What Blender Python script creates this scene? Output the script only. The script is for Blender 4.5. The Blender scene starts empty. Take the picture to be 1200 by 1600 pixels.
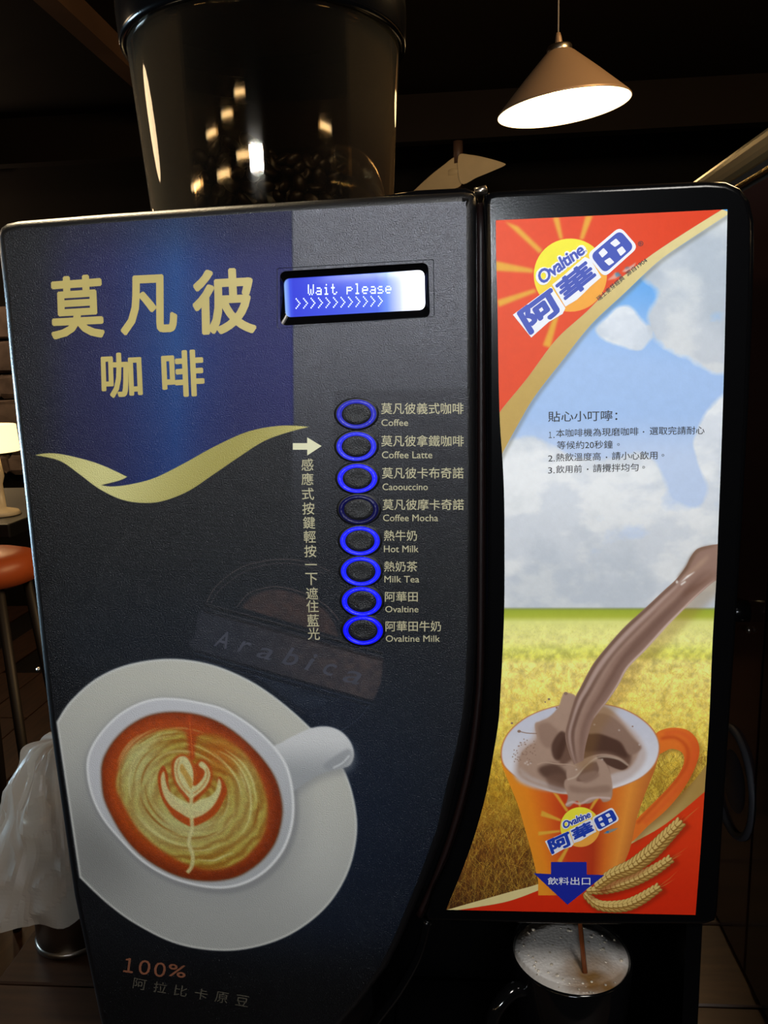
import bpy, bmesh, math, random
import numpy as np
from mathutils import Vector, Matrix
from mathutils.geometry import tessellate_polygon

# ------------------------------------------------------------------ camera, world, lights, exposure
SC = bpy.context.scene
COL = SC.collection
ROT = np.array([[0.9965865370083581, 0.01736286997464077, 0.08070814704806706],
                [0.07608310884583828, 0.18626827187893127, -0.9795486161695034],
                [-0.0320411423335845, 0.9823454899562986, 0.1843114309001987]])
CAM = np.array([0.0, -0.41, 1.43])
FPX = 1231.0
cam_d = bpy.data.cameras.new('camera')
cam_d.sensor_fit = 'VERTICAL'; cam_d.sensor_height = 36.0; cam_d.lens = 36.0 * FPX / 1600.0
cam_d.clip_start = 0.02; cam_d.clip_end = 60
cam = bpy.data.objects.new('camera', cam_d)
M4 = Matrix([[*ROT[0], CAM[0]], [*ROT[1], CAM[1]], [*ROT[2], CAM[2]], [0, 0, 0, 1]])
cam.matrix_world = M4
COL.objects.link(cam); SC.camera = cam

SC.view_settings.view_transform = 'Standard'
SC.view_settings.look = 'None'
SC.view_settings.exposure = 0.0
SC.view_settings.gamma = 1.0
SC.view_settings.use_curve_mapping = False

world = bpy.data.worlds.new('dim_room'); SC.world = world; world.use_nodes = True
world.node_tree.nodes['Background'].inputs[0].default_value = (1.0, 0.75, 0.5, 1)
world.node_tree.nodes['Background'].inputs[1].default_value = 0.006

def light(name, kind, loc, power, color=(1, 1, 1), size=0.1, target=None, size_y=None, spread=None):
    d = bpy.data.lights.new(name, kind); d.energy = power; d.color = color
    if kind == 'AREA':
        d.size = size
        if size_y: d.shape = 'RECTANGLE'; d.size_y = size_y
        if spread: d.spread = spread
    else:
        d.shadow_soft_size = size
    o = bpy.data.objects.new(name, d); o.location = loc; COL.objects.link(o)
    if target is not None:
        o.rotation_euler = (Vector(target) - Vector(loc)).to_track_quat('-Z', 'Y').to_euler()
    return o

HOPPER_AIM = (-0.1, 0.1, 1.58)
KEY = light('ceiling_panel_light', 'AREA', (0.38, -0.80, 2.12), 6.4, (1.0, 0.95, 0.88), 0.24, (0.0, 0, 1.3))
GLARE = light('door_sheen_light', 'AREA', (-0.16, -2.4, 1.80), 1.25, (0.88, 0.94, 1.0), 0.5, (0.0, 0, 1.52), 0.07, math.radians(32))  # unseen strip of light, shaped for the door sheen and hopper glint
light('bag_fill_light', 'POINT', (-0.95, 0.35, 1.75), 2.6, (1.0, 0.72, 0.46), 0.08)  # added warm fill without a fixture, brightens the plastic bag
SIDE = light('door_edge_fill', 'AREA', (-1.5, 0.35, 1.33), 2.0, (0.55, 0.80, 1.0), 0.3, (-0.23, 0.0, 1.36), 0.3, math.radians(50))  # added cool light out of view, for the bluish strip on the door's left edge
BL = light('door_top_fill', 'SPOT', (-0.62, 0.36, 2.35), 90.0, (1.0, 0.80, 0.50), 0.16, (-0.14, 0, 1.51)); BL.data.spot_size = math.radians(26); BL.data.spot_blend = 0.6  # added warm spot, no fixture, for the highlight along the door's top edge
light('cap_edge_fill', 'POINT', (0.72, 0.70, 2.25), 45.0, (1.0, 0.66, 0.30), 0.16)  # added warm light, no fixture, brightens the appliance's top cap
light('stone_wall_fill', 'POINT', (-3.0, 3.55, 2.15), 14.0, (1.0, 0.7, 0.45), 0.1)  # added light out of view, lifts the stones of the back wall
for i, (x, y, z) in enumerate([(-1.3, -2.6, 2.02), (-0.75, -3.0, 2.12), (-2.0, -2.2, 1.98), (-0.62, -2.2, 1.80), (-1.35, -1.9, 1.76), (-2.4, -1.2, 1.8), (2.2, -1.2, 1.95)]):
    light('ceiling_strip_light', 'AREA', (x, y, z), 0.05, (1.0, 0.70, 0.36), 0.5, (HOPPER_AIM), 0.022, math.radians(50))

# ------------------------------------------------------------------ helpers
random.seed(7)
rng = np.random.RandomState(11)

def ray(px, py):
    return ROT @ np.array([px - 600.0, 800.0 - py, -FPX]) / FPX
def at_y(px, py, y=0.0):
    r = ray(px, py); t = (y - CAM[1]) / r[1]; return Vector(CAM + r * t)
def at_z(px, py, z):
    r = ray(px, py); t = (z - CAM[2]) / r[2]; return Vector(CAM + r * t)
def at_x(px, py, x):
    r = ray(px, py); t = (x - CAM[0]) / r[0]; return Vector(CAM + r * t)
def plane_pts(pts, y=0.0):
    """pixels -> (x, z) on the plane Y=y"""
    out = []
    for p in pts:
        v = at_y(p[0], p[1], y); out.append((v.x, v.z))
    return np.array(out)

def s2l(c):
    c = np.asarray(c, float) / 255.0
    return np.where(c <= 0.04045, c / 12.92, ((c + 0.055) / 1.055) ** 2.4)
def rgb(c):
    l = s2l(c); return (float(l[0]), float(l[1]), float(l[2]), 1.0)

MATS = {}
def mat(name, color=(128, 128, 128), rough=0.5, metal=0.0, spec=0.5, emis=None, estr=0.0, coat=0.0,
        var=0.0, vscale=8.0, bump=0.0, bscale=200.0, stretch=None):
    if name in MATS: return MATS[name]
    m = bpy.data.materials.new(name); m.use_nodes = True
    nt = m.node_tree; b = nt.nodes['Principled BSDF']
    b.inputs['Base Color'].default_value = rgb(color)
    b.inputs['Roughness'].default_value = rough
    b.inputs['Metallic'].default_value = metal
    b.inputs['Specular IOR Level'].default_value = spec
    b.inputs['Coat Weight'].default_value = coat
    if emis is not None:
        b.inputs['Emission Color'].default_value = rgb(emis); b.inputs['Emission Strength'].default_value = estr
    tc = nt.nodes.new('ShaderNodeTexCoord')
    if var > 0:
        n = nt.nodes.new('ShaderNodeTexNoise'); n.inputs['Scale'].default_value = vscale; n.inputs['Detail'].default_value = 5
        if stretch:
            mp = nt.nodes.new('ShaderNodeMapping'); mp.inputs['Scale'].default_value = stretch
            nt.links.new(tc.outputs['Object'], mp.inputs['Vector']); nt.links.new(mp.outputs[0], n.inputs['Vector'])
        else:
            nt.links.new(tc.outputs['Object'], n.inputs['Vector'])
        r = nt.nodes.new('ShaderNodeValToRGB')
        c = np.array(rgb(color)[:3])
        r.color_ramp.elements[0].position = 0.3; r.color_ramp.elements[1].position = 0.7
        r.color_ramp.elements[0].color = (*(c * (1 - var)), 1); r.color_ramp.elements[1].color = (*np.minimum(c * (1 + var), 1), 1)
        nt.links.new(n.outputs['Fac'], r.inputs['Fac']); nt.links.new(r.outputs['Color'], b.inputs['Base Color'])
    if bump > 0:
        n2 = nt.nodes.new('ShaderNodeTexNoise'); n2.inputs['Scale'].default_value = bscale; n2.inputs['Detail'].default_value = 3
        nt.links.new(tc.outputs['Object'], n2.inputs['Vector'])
        bp = nt.nodes.new('ShaderNodeBump'); bp.inputs['Strength'].default_value = bump; bp.inputs['Distance'].default_value = 0.001
        nt.links.new(n2.outputs['Fac'], bp.inputs['Height']); nt.links.new(bp.outputs[0], b.inputs['Normal'])
    MATS[name] = m
    return m

def link(name, me, m=None, parent=None, smooth=False, **props):
    o = bpy.data.objects.new(name, me); COL.objects.link(o)
    if m is not None:
        for mm in (m if isinstance(m, (list, tuple)) else [m]): me.materials.append(mm)
    if parent is not None:
        o.parent = parent
        o.matrix_parent_inverse = Matrix.Identity(4)
        o.location = -wloc(parent)
    if smooth:
        me.polygons.foreach_set('use_smooth', [True] * len(me.polygons))
    for k, v in props.items(): o[k] = v
    return o
def wloc(o):
    v = Vector((0, 0, 0))
    while o is not None: v = v + o.location; o = o.parent
    return v
def empty(name, loc, label, cat, group=None):
    o = bpy.data.objects.new(name, None); o.location = loc; o.empty_display_size = 0.02; COL.objects.link(o)
    o['label'] = label; o['category'] = cat
    if group: o['group'] = group
    return o
def tag(o, label, cat, group=None):
    o['label'] = label; o['category'] = cat
    if group: o['group'] = group
    return o

def mesh_bm(bm, name='m', recalc=True):
    if recalc: bmesh.ops.recalc_face_normals(bm, faces=bm.faces)
    me = bpy.data.meshes.new(name); bm.to_mesh(me); bm.free(); return me

def bm_box(bm, x0, x1, y0, y1, z0, z1, r=0.0, seg=2):
    ret = bmesh.ops.create_cube(bm, size=1.0)
    vs = ret['verts']
    for v in vs:
        v.co = Vector(((x0 + x1) / 2 + v.co.x * (x1 - x0), (y0 + y1) / 2 + v.co.y * (y1 - y0), (z0 + z1) / 2 + v.co.z * (z1 - z0)))
    if r > 0:
        es = list({e for v in vs for e in v.link_edges})
        bmesh.ops.bevel(bm, geom=es, offset=r, segments=seg, affect='EDGES', profile=0.5)
def box(name, x0, x1, y0, y1, z0, z1, m, parent=None, r=0.0, seg=2, **p):
    bm = bmesh.new(); bm_box(bm, x0, x1, y0, y1, z0, z1, r, seg)
    return link(name, mesh_bm(bm, name), m, parent, **p)

def lathe_me(profile, seg=48, center=(0, 0, 0), tilt=None, cap=True, fn=None):
    """profile: list of (r, z)"""
    bm = bmesh.new(); rings = []
    for (r, z) in profile:
        if r < 1e-6:
            rings.append([bm.verts.new((0, 0, z))])
        else:
            rings.append([bm.verts.new((r * math.cos(2 * math.pi * k / seg), r * math.sin(2 * math.pi * k / seg), z)) for k in range(seg)])
    for a, b in zip(rings[:-1], rings[1:]):
        if len(a) == 1 and len(b) == 1: continue
        for k in range(seg):
            k2 = (k + 1) % seg
            if len(a) == 1: bm.faces.new((a[0], b[k], b[k2]))
            elif len(b) == 1: bm.faces.new((a[k], a[k2], b[0]))
            else: bm.faces.new((a[k], a[k2], b[k2], b[k]))
    if fn:
        for v in bm.verts: v.co = fn(v.co)
    mt = Matrix.Translation(center)
    if tilt is not None: mt = mt @ tilt.to_4x4()
    bm.transform(mt)
    return mesh_bm(bm)

def tube_me(pts, r, seg=10, closed=False, rfun=None):
    bm = bmesh.new(); n = len(pts); rings = []
    P = [Vector(p) for p in pts]
    up = Vector((0.13, 0.27, 0.95)).normalized()
    for i in range(n):
        if closed: t = (P[(i + 1) % n] - P[i - 1]).normalized()
        else: t = (P[min(i + 1, n - 1)] - P[max(i - 1, 0)]).normalized()
        a = t.cross(up)
        if a.length < 1e-3: a = t.cross(Vector((1, 0, 0)))
        a.normalize(); b = t.cross(a)
        rr = rfun(i / (n - 1)) if rfun else r
        rings.append([bm.verts.new(P[i] + (a * math.cos(2 * math.pi * k / seg) + b * math.sin(2 * math.pi * k / seg)) * rr) for k in range(seg)])
    m = n if closed else n - 1
    for i in range(m):
        A = rings[i]; B = rings[(i + 1) % n]
        for k in range(seg): bm.faces.new((A[k], A[(k + 1) % seg], B[(k + 1) % seg], B[k]))
    if not closed:
        bm.faces.new(rings[0][::-1]); bm.faces.new(rings[-1])
    return mesh_bm(bm)

def catmull(pts, closed=False, sub=6):
    P = [np.array(p, float) for p in pts]; n = len(P); out = []
    rngi = range(n) if closed else range(n - 1)
    for i in rngi:
        if closed: p0, p1, p2, p3 = P[i - 1], P[i], P[(i + 1) % n], P[(i + 2) % n]
        else: p0, p1, p2, p3 = P[max(i - 1, 0)], P[i], P[i + 1], P[min(i + 2, n - 1)]
        for k in range(sub):
            t = k / sub
            out.append(0.5 * (2 * p1 + (p2 - p0) * t + (2 * p0 - 5 * p1 + 4 * p2 - p3) * t * t + (3 * p1 - p0 - 3 * p2 + p3) * t ** 3))
    if not closed: out.append(P[-1])
    return np.array(out)

def poly_area(p):
    x, y = p[:, 0], p[:, 1]; return 0.5 * np.sum(x * np.roll(y, -1) - np.roll(x, -1) * y)
def inset(p, d):
    """mitred inward offset of a closed ccw polygon (x, z)"""
    a = np.roll(p, 1, 0); b = np.roll(p, -1, 0)
    e1 = p - a; e2 = b - p
    e1 /= np.linalg.norm(e1, axis=1)[:, None]; e2 /= np.linalg.norm(e2, axis=1)[:, None]
    n1 = np.stack([-e1[:, 1], e1[:, 0]], 1); n2 = np.stack([-e2[:, 1], e2[:, 0]], 1)
    m = n1 + n2; m /= np.linalg.norm(m, axis=1)[:, None]
    c = np.clip(np.sum(m * n1, 1), 0.5, 1)
    return p + m * (d / c)[:, None]
def dedupe(p, eps=2e-4):
    out = [p[0]]
    for q in p[1:]:
        if np.linalg.norm(q - out[-1]) > eps: out.append(q)
    if np.linalg.norm(out[0] - out[-1]) < eps: out.pop()
    return np.array(out)
def round_corners(pts, radii, seg=6):
    out = []; n = len(pts)
    for i in range(n):
        p = np.array(pts[i], float); a = np.array(pts[i - 1], float); b = np.array(pts[(i + 1) % n], float)
        r = radii[i] if isinstance(radii, (list, tuple)) else radii
        if r <= 0: out.append(p); continue
        u = (a - p) / np.linalg.norm(a - p); v = (b - p) / np.linalg.norm(b - p)
        s = p + u * r; e = p + v * r
        for k in range(seg + 1):
            t = k / seg; out.append((1 - t) ** 2 * s + 2 * t * (1 - t) * p + t * t * e)
    return np.array(out)

def slab(name, outline, y_front, depth, r, m, parent=None, uvrect=None, uv_slot=None, seg=4, hole=None, hole_y=0.0):
    """rounded plate: outline (x, z); front at y_front, going back by depth, front edges rounded by r"""
    p = dedupe(np.array(outline))
    if poly_area(p) < 0: p = p[::-1]
    rings = []
    for k in range(seg + 1):
        a = (math.pi / 2) * k / seg
        rings.append((inset(p, r * (1 - math.sin(a))), y_front + r * (1 - math.cos(a))))
    rings.append((p, y_front + depth))
    bm = bmesh.new(); R = []
    for q, y in rings: R.append([bm.verts.new((a, y, b)) for a, b in q])
    back = bm.faces.new(R[-1][::-1]); fronts = []
    if hole is None: fronts = [bm.faces.new(R[0])]
    else:                                                      # face with a pocket sunk into it
        h = dedupe(np.array(hole)); h = h[::-1] if poly_area(h) < 0 else h
        H0 = [bm.verts.new((a, y_front, b)) for a, b in h]; H1 = [bm.verts.new((a, hole_y, b)) for a, b in h]
        allv = list(R[0]) + H0
        for t in tessellate_polygon([[v.co.copy() for v in R[0]], [v.co.copy() for v in H0]]):
            try: fronts.append(bm.faces.new([allv[i] for i in t]))
            except ValueError: pass
        for k in range(len(h)): bm.faces.new((H0[k], H1[k], H1[(k + 1) % len(h)], H0[(k + 1) % len(h)]))
        bm.faces.new(H1)
    for A, B in zip(R[:-1], R[1:]):
        n = len(A)
        for k in range(n):
            f = bm.faces.new((A[k], B[k], B[(k + 1) % n], A[(k + 1) % n])); f.smooth = True
    for f in fronts:
        if uv_slot is not None: f.material_index = uv_slot
    bm.normal_update(); bmesh.ops.triangulate(bm, faces=[back] + (fronts if hole is None else []))
    bmesh.ops.recalc_face_normals(bm, faces=bm.faces)
    if uvrect:
        uv = bm.loops.layers.uv.new('UVMap'); x0, x1, z0, z1 = uvrect
        for f in bm.faces:
            for l in f.loops: l[uv].uv = ((l.vert.co.x - x0) / (x1 - x0), (l.vert.co.z - z0) / (z1 - z0))
    me = bpy.data.meshes.new(name); bm.to_mesh(me); bm.free()
    return link(name, me, m, parent)

def flat_me(outlines, y, uvrect=None):
    """thin printed film: list of closed outlines (x, z) at plane y facing -y"""
    bm = bmesh.new()
    for p in outlines:
        p = dedupe(np.array(p), 2e-5)
        if len(p) < 3: continue
        if poly_area(p) < 0: p = p[::-1]
        f = bm.faces.new([bm.verts.new((a, y, b)) for a, b in p])
    bm.normal_update(); bmesh.ops.triangulate(bm, faces=bm.faces)
    if uvrect:
        uv = bm.loops.layers.uv.new('UVMap'); x0, x1, z0, z1 = uvrect
        for f in bm.faces:
            for l in f.loops: l[uv].uv = ((l.vert.co.x - x0) / (x1 - x0), (l.vert.co.z - z0) / (z1 - z0))
    me = bpy.data.meshes.new('film'); bm.to_mesh(me); bm.free(); return me

# ------------------------------------------------------------------ text as thin film lettering
_glyph = {}
def glyph_mesh(body, bold=0.0, space=1.0, shear=0.0, res=3):
    key = (body, bold, space, shear, res)
    if key in _glyph: return _glyph[key]
    c = bpy.data.curves.new('lettering', 'FONT'); c.body = body; c.size = 1.0; c.offset = bold; c.space_character = space
    c.shear = shear; c.resolution_u = res
    o = bpy.data.objects.new('lettering_tmp', c); COL.objects.link(o)
    bpy.context.view_layer.update()
    dg = bpy.context.evaluated_depsgraph_get()
    me = bpy.data.meshes.new_from_object(o.evaluated_get(dg))
    co = np.empty(len(me.vertices) * 3); me.vertices.foreach_get('co', co); co = co.reshape(-1, 3)[:, :2].copy()
    faces = [tuple(p.vertices) for p in me.polygons]
    bpy.data.objects.remove(o); bpy.data.meshes.remove(me); bpy.data.curves.remove(c)
    _glyph[key] = (co, faces)
    return co, faces

def text(name, items, y, m, parent, bold=0.0, shear=0.0, raw=None):
    """items: (body, TL, TR, BR, BL) quads in photo pixels on the plane 0; one mesh of lettering"""
    V = []; F = []
    for it in items:
        body, q = it[0], [np.array(c, float) for c in it[1:5]]
        sp = it[5] if len(it) > 5 else 1.0
        co, faces = glyph_mesh(body, 0.0, sp, shear)
        if raw is not None: co = raw(co)
        lo = co.min(0); hi = co.max(0); uv = (co - lo) / (hi - lo)
        Q = [np.array(at_y(c[0], c[1], 0.0)) for c in q]
        sh = [(0.0, 0.0)]
        if bold > 0:
            R = bold * np.linalg.norm(Q[0] - Q[3])
            sh += [(R * math.cos(k * math.pi / 4 + .39), R * math.sin(k * math.pi / 4 + .39)) for k in range(8)]
        for j, (sx, sz) in enumerate(sh):
            base = len(V)
            for u, v in uv:
                p = Q[3] * (1 - u) * (1 - v) + Q[2] * u * (1 - v) + Q[0] * (1 - u) * v + Q[1] * u * v
                V.append((p[0] + sx, y - j * 1e-6, p[2] + sz))
            F += [tuple(i + base for i in f) for f in faces]
    me = bpy.data.meshes.new(name); me.from_pydata(V, [], F); me.update()
    return link(name, me, m, parent)
def quad(x0, ya, x1, yb, h):
    """text box: baseline from (x0, ya) to (x1, yb), height h, upright letters"""
    return ((x0, ya - h), (x1, yb - h), (x1, yb), (x0, ya))
def quad_n(x0, ya, x1, yb, h):
    """same, letters standing square to their baseline"""
    d = np.array([x1 - x0, yb - ya], float); d /= np.linalg.norm(d); n = np.array([d[1], -d[0]]) * h
    return ((x0 + n[0], ya + n[1]), (x1 + n[0], yb + n[1]), (x1, yb), (x0, ya))

# ------------------------------------------------------------------ printed artwork painter (numpy)
def upnoise(h, w, cy, cx, seed):
    r = np.random.RandomState(seed); gy = int(h / cy) + 3; gx = int(w / cx) + 3
    g = r.rand(gy, gx).astype(np.float32)
    y = np.arange(h) / cy; x = np.arange(w) / cx
    yi = y.astype(int); xi = x.astype(int); fy = (y - yi)[:, None]; fx = (x - xi)[None]
    fy = fy * fy * (3 - 2 * fy); fx = fx * fx * (3 - 2 * fx)
    a = g[yi][:, xi]; b = g[yi][:, xi + 1]; c = g[yi + 1][:, xi]; d = g[yi + 1][:, xi + 1]
    return (a * (1 - fx) + b * fx) * (1 - fy) + (c * (1 - fx) + d * fx) * fy
def fbm(h, w, cy, cx, seed, octs=4):
    o = np.zeros((h, w), np.float32); s = 0
    for k in range(octs):
        o += upnoise(h, w, max(cy / 2 ** k, 1.0), max(cx / 2 ** k, 1.0), seed + k * 17) * 0.5 ** k; s += 0.5 ** k
    return o / s
def blur(m, r):
    r = int(round(r))
    if r < 1: return m
    for _ in range(3):
        for ax in (0, 1):
            p = np.pad(m, [(r + 1, r) if a == ax else (0, 0) for a in (0, 1)], mode='edge')
            c = np.cumsum(p, axis=ax, dtype=np.float64)
            n = 2 * r + 1
            m = ((c[n:] - c[:-n]) if ax == 0 else (c[:, n:] - c[:, :-n])) / n
    return m.astype(np.float32)

class Print:
    def __init__(s, x0, x1, z0, z1, res):
        s.rect = (x0, x1, z0, z1); s.res = res
        s.W = int((x1 - x0) / res); s.H = int((z1 - z0) / res)
        s.img = np.zeros((s.H, s.W, 3), np.float32); s.flake = np.zeros((s.H, s.W), np.float32)
        # photo pixel of every texel (for laying out gradients)
        X = x0 + (np.arange(s.W) + .5) * res; Z = z1 - (np.arange(s.H) + .5) * res
        XX, ZZ = np.meshgrid(X, Z)
        d = np.stack([XX - CAM[0], np.full_like(XX, -CAM[1]), ZZ - CAM[2]], -1) @ ROT
        s.PX = (600 + d[..., 0] * FPX / -d[..., 2]).astype(np.float32); s.PY = (800 - d[..., 1] * FPX / -d[..., 2]).astype(np.float32)
    def c(s, pts):
        q = plane_pts(pts); return np.stack([(q[:, 0] - s.rect[0]) / s.res, (s.rect[3] - q[:, 1]) / s.res], 1)
    def mask(s, pts, soft=0.0, canvas=False):
        p = np.array(pts, float) if canvas else s.c(pts)
        pad = int(soft * 3 + 3)
        x0 = max(0, int(p[:, 0].min()) - pad); x1 = min(s.W, int(p[:, 0].max()) + pad + 1)
        y0 = max(0, int(p[:, 1].min()) - pad); y1 = min(s.H, int(p[:, 1].max()) + pad + 1)
        if x1 <= x0 or y1 <= y0: return None
        w = x1 - x0; m = np.zeros((y1 - y0, w), np.float32)
        a = p; b = np.roll(p, -1, 0); SUB = 3
        for j in range(y1 - y0):
            for k in range(SUB):
                yy = y0 + j + (k + .5) / SUB
                cr = (a[:, 1] <= yy) != (b[:, 1] <= yy)
                if not cr.any(): continue
                A = a[cr]; B = b[cr]
                xs = np.sort(A[:, 0] + (yy - A[:, 1]) * (B[:, 0] - A[:, 0]) / (B[:, 1] - A[:, 1])) - x0
                for q in range(0, len(xs) - 1, 2):
                    u = min(max(xs[q], 0), w); v = min(max(xs[q + 1], 0), w)
                    if v <= u: continue
                    iu, iv = int(u), int(v)
                    if iu == iv: m[j, min(iu, w - 1)] += (v - u) / SUB
                    else:
                        m[j, iu] += (iu + 1 - u) / SUB
                        if iv > iu + 1: m[j, iu + 1:iv] += 1.0 / SUB
                        if iv < w: m[j, iv] += (v - iv) / SUB
        if soft > 0: m = blur(m, soft)
        return slice(y0, y1), slice(x0, x1), np.clip(m, 0, 1)
    def put(s, mk, color, alpha=1.0):
        if mk is None: return
        ys, xs, m = mk
        if callable(color): col = color(s.PX[ys, xs], s.PY[ys, xs])
        else: col = np.array(color, np.float32)
        if isinstance(alpha, np.ndarray): m = m * alpha[ys, xs]
        else: m = m * alpha
        s.img[ys, xs] = s.img[ys, xs] * (1 - m[..., None]) + col * m[..., None]
    def poly(s, pts, color, alpha=1.0, soft=0.0): s.put(s.mask(pts, soft), color, alpha)
    def stroke(s, pts, width, color, alpha=1.0, soft=0.0, taper=False):
        """width in photo pixels"""
        P = np.array(pts, float); d = np.gradient(P, axis=0); n = np.stack([-d[:, 1], d[:, 0]], 1)
        n /= np.linalg.norm(n, axis=1)[:, None] + 1e-9
        w = np.full(len(P), width / 2.0)
        if taper: w = w * (0.12 + 0.88 * np.sin(np.linspace(0, math.pi, len(P))))
        s.poly(np.vstack([P + n * w[:, None], (P - n * w[:, None])[::-1]]), color, alpha, soft)
    def hairs(s, starts, angs, lens, cols, alpha=0.8, curve=0.0):
        """many fine strokes, in photo pixels"""
        n = 24; t = np.linspace(0, 1, n)
        c = s.c(starts); L = np.array(lens) * 0.00033 / s.res; ang = np.array(angs)
        cv = np.array(curve) if np.ndim(curve) else np.full(len(L), curve)
        aa = ang[:, None] + cv[:, None] * t[None]
        x = c[:, 0:1] + np.cumsum(np.cos(aa), 1) * (L / n)[:, None]; y = c[:, 1:2] - np.cumsum(np.sin(aa), 1) * (L / n)[:, None]
        xi = x.astype(int).ravel(); yi = y.astype(int).ravel(); cc = np.repeat(np.array(cols, np.float32), n, 0)
        ok = (xi >= 0) & (xi < s.W - 1) & (yi >= 0) & (yi < s.H - 1)
        xi, yi, cc = xi[ok], yi[ok], cc[ok]
        for dx, al in ((0, alpha), (1, alpha * 0.5)):
            s.img[yi, xi + dx] = s.img[yi, xi + dx] * (1 - al) + cc * al
    def image(s, name):
        im = bpy.data.images.new(name, s.W, s.H); im.colorspace_settings.name = 'sRGB'
        a = np.ones((s.H, s.W, 4), np.float32); a[..., 3] = 1 - s.flake[::-1]; im.alpha_mode = 'CHANNEL_PACKED'; a[..., :3] = np.clip(s.img[::-1] / 255.0, 0, 1)
        im.pixels.foreach_set(a.ravel()); im.update(); im.pack(); return im

def print_mat(name, pr, rough, spec, bump=0.0, bscale=900.0, coat=0.0, sparkle=0.0):
    m = bpy.data.materials.new(name); m.use_nodes = True; nt = m.node_tree; b = nt.nodes['Principled BSDF']
    t = nt.nodes.new('ShaderNodeTexImage'); t.image = pr.image(name); t.extension = 'EXTEND'
    nt.links.new(t.outputs[0], b.inputs['Base Color'])
    if pr.flake.max() > 0:                                     # metallic film; its fading mask carries the sheen painted into the door
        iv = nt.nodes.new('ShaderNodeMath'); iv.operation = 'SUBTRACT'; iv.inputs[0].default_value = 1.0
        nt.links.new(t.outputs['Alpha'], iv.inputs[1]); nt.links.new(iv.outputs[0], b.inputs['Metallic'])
    b.inputs['Roughness'].default_value = rough; b.inputs['Specular IOR Level'].default_value = spec
    b.inputs['Coat Weight'].default_value = coat; b.inputs['Coat Roughness'].default_value = 0.3
    if bump > 0:
        tc = nt.nodes.new('ShaderNodeTexCoord'); n = nt.nodes.new('ShaderNodeTexNoise'); n.inputs['Scale'].default_value = bscale; n.inputs['Detail'].default_value = 2
        nt.links.new(tc.outputs['Object'], n.inputs['Vector'])
        bp = nt.nodes.new('ShaderNodeBump'); bp.inputs['Strength'].default_value = bump; bp.inputs['Distance'].default_value = 0.0006
        nt.links.new(n.outputs['Fac'], bp.inputs['Height']); nt.links.new(bp.outputs[0], b.inputs['Normal'])
    return m
# ------------------------------------------------------------------ artwork of the machine door
def smooth(x, a, b):
    t = np.clip((x - a) / (b - a), 0, 1); return t * t * (3 - 2 * t)
def mixc(a, b, t): return np.array(a, np.float32) * (1 - t[..., None]) + np.array(b, np.float32) * t[..., None]
def zc(pts, ox, oy, k): return [(ox + p[0] / k, oy + p[1] / k) for p in pts]
def ell(cx, cy, rx, ry, rot=0.0, n=48, a0=0.0, a1=2 * math.pi):
    t = np.linspace(a0, a1, n, endpoint=abs(a1 - a0 - 2 * math.pi) > 1e-6); c, s = math.cos(rot), math.sin(rot)
    x, y = rx * np.cos(t), ry * np.sin(t)
    return np.stack([cx + x * c - y * s, cy + x * s + y * c], 1)

SWOOSH = [(54, 711), (77.5, 708), (108.5, 712), (155, 725), (199, 745), (186, 751), (158, 758), (176, 760), (207, 756), (243, 746), (289, 723), (336, 697),
          (388, 674), (439, 665), (483, 667), (455, 674), (413, 689), (372, 715), (331, 743), (295, 767), (258, 782), (227, 786), (191, 781), (155, 764), (124, 741), (93, 720)]

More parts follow.
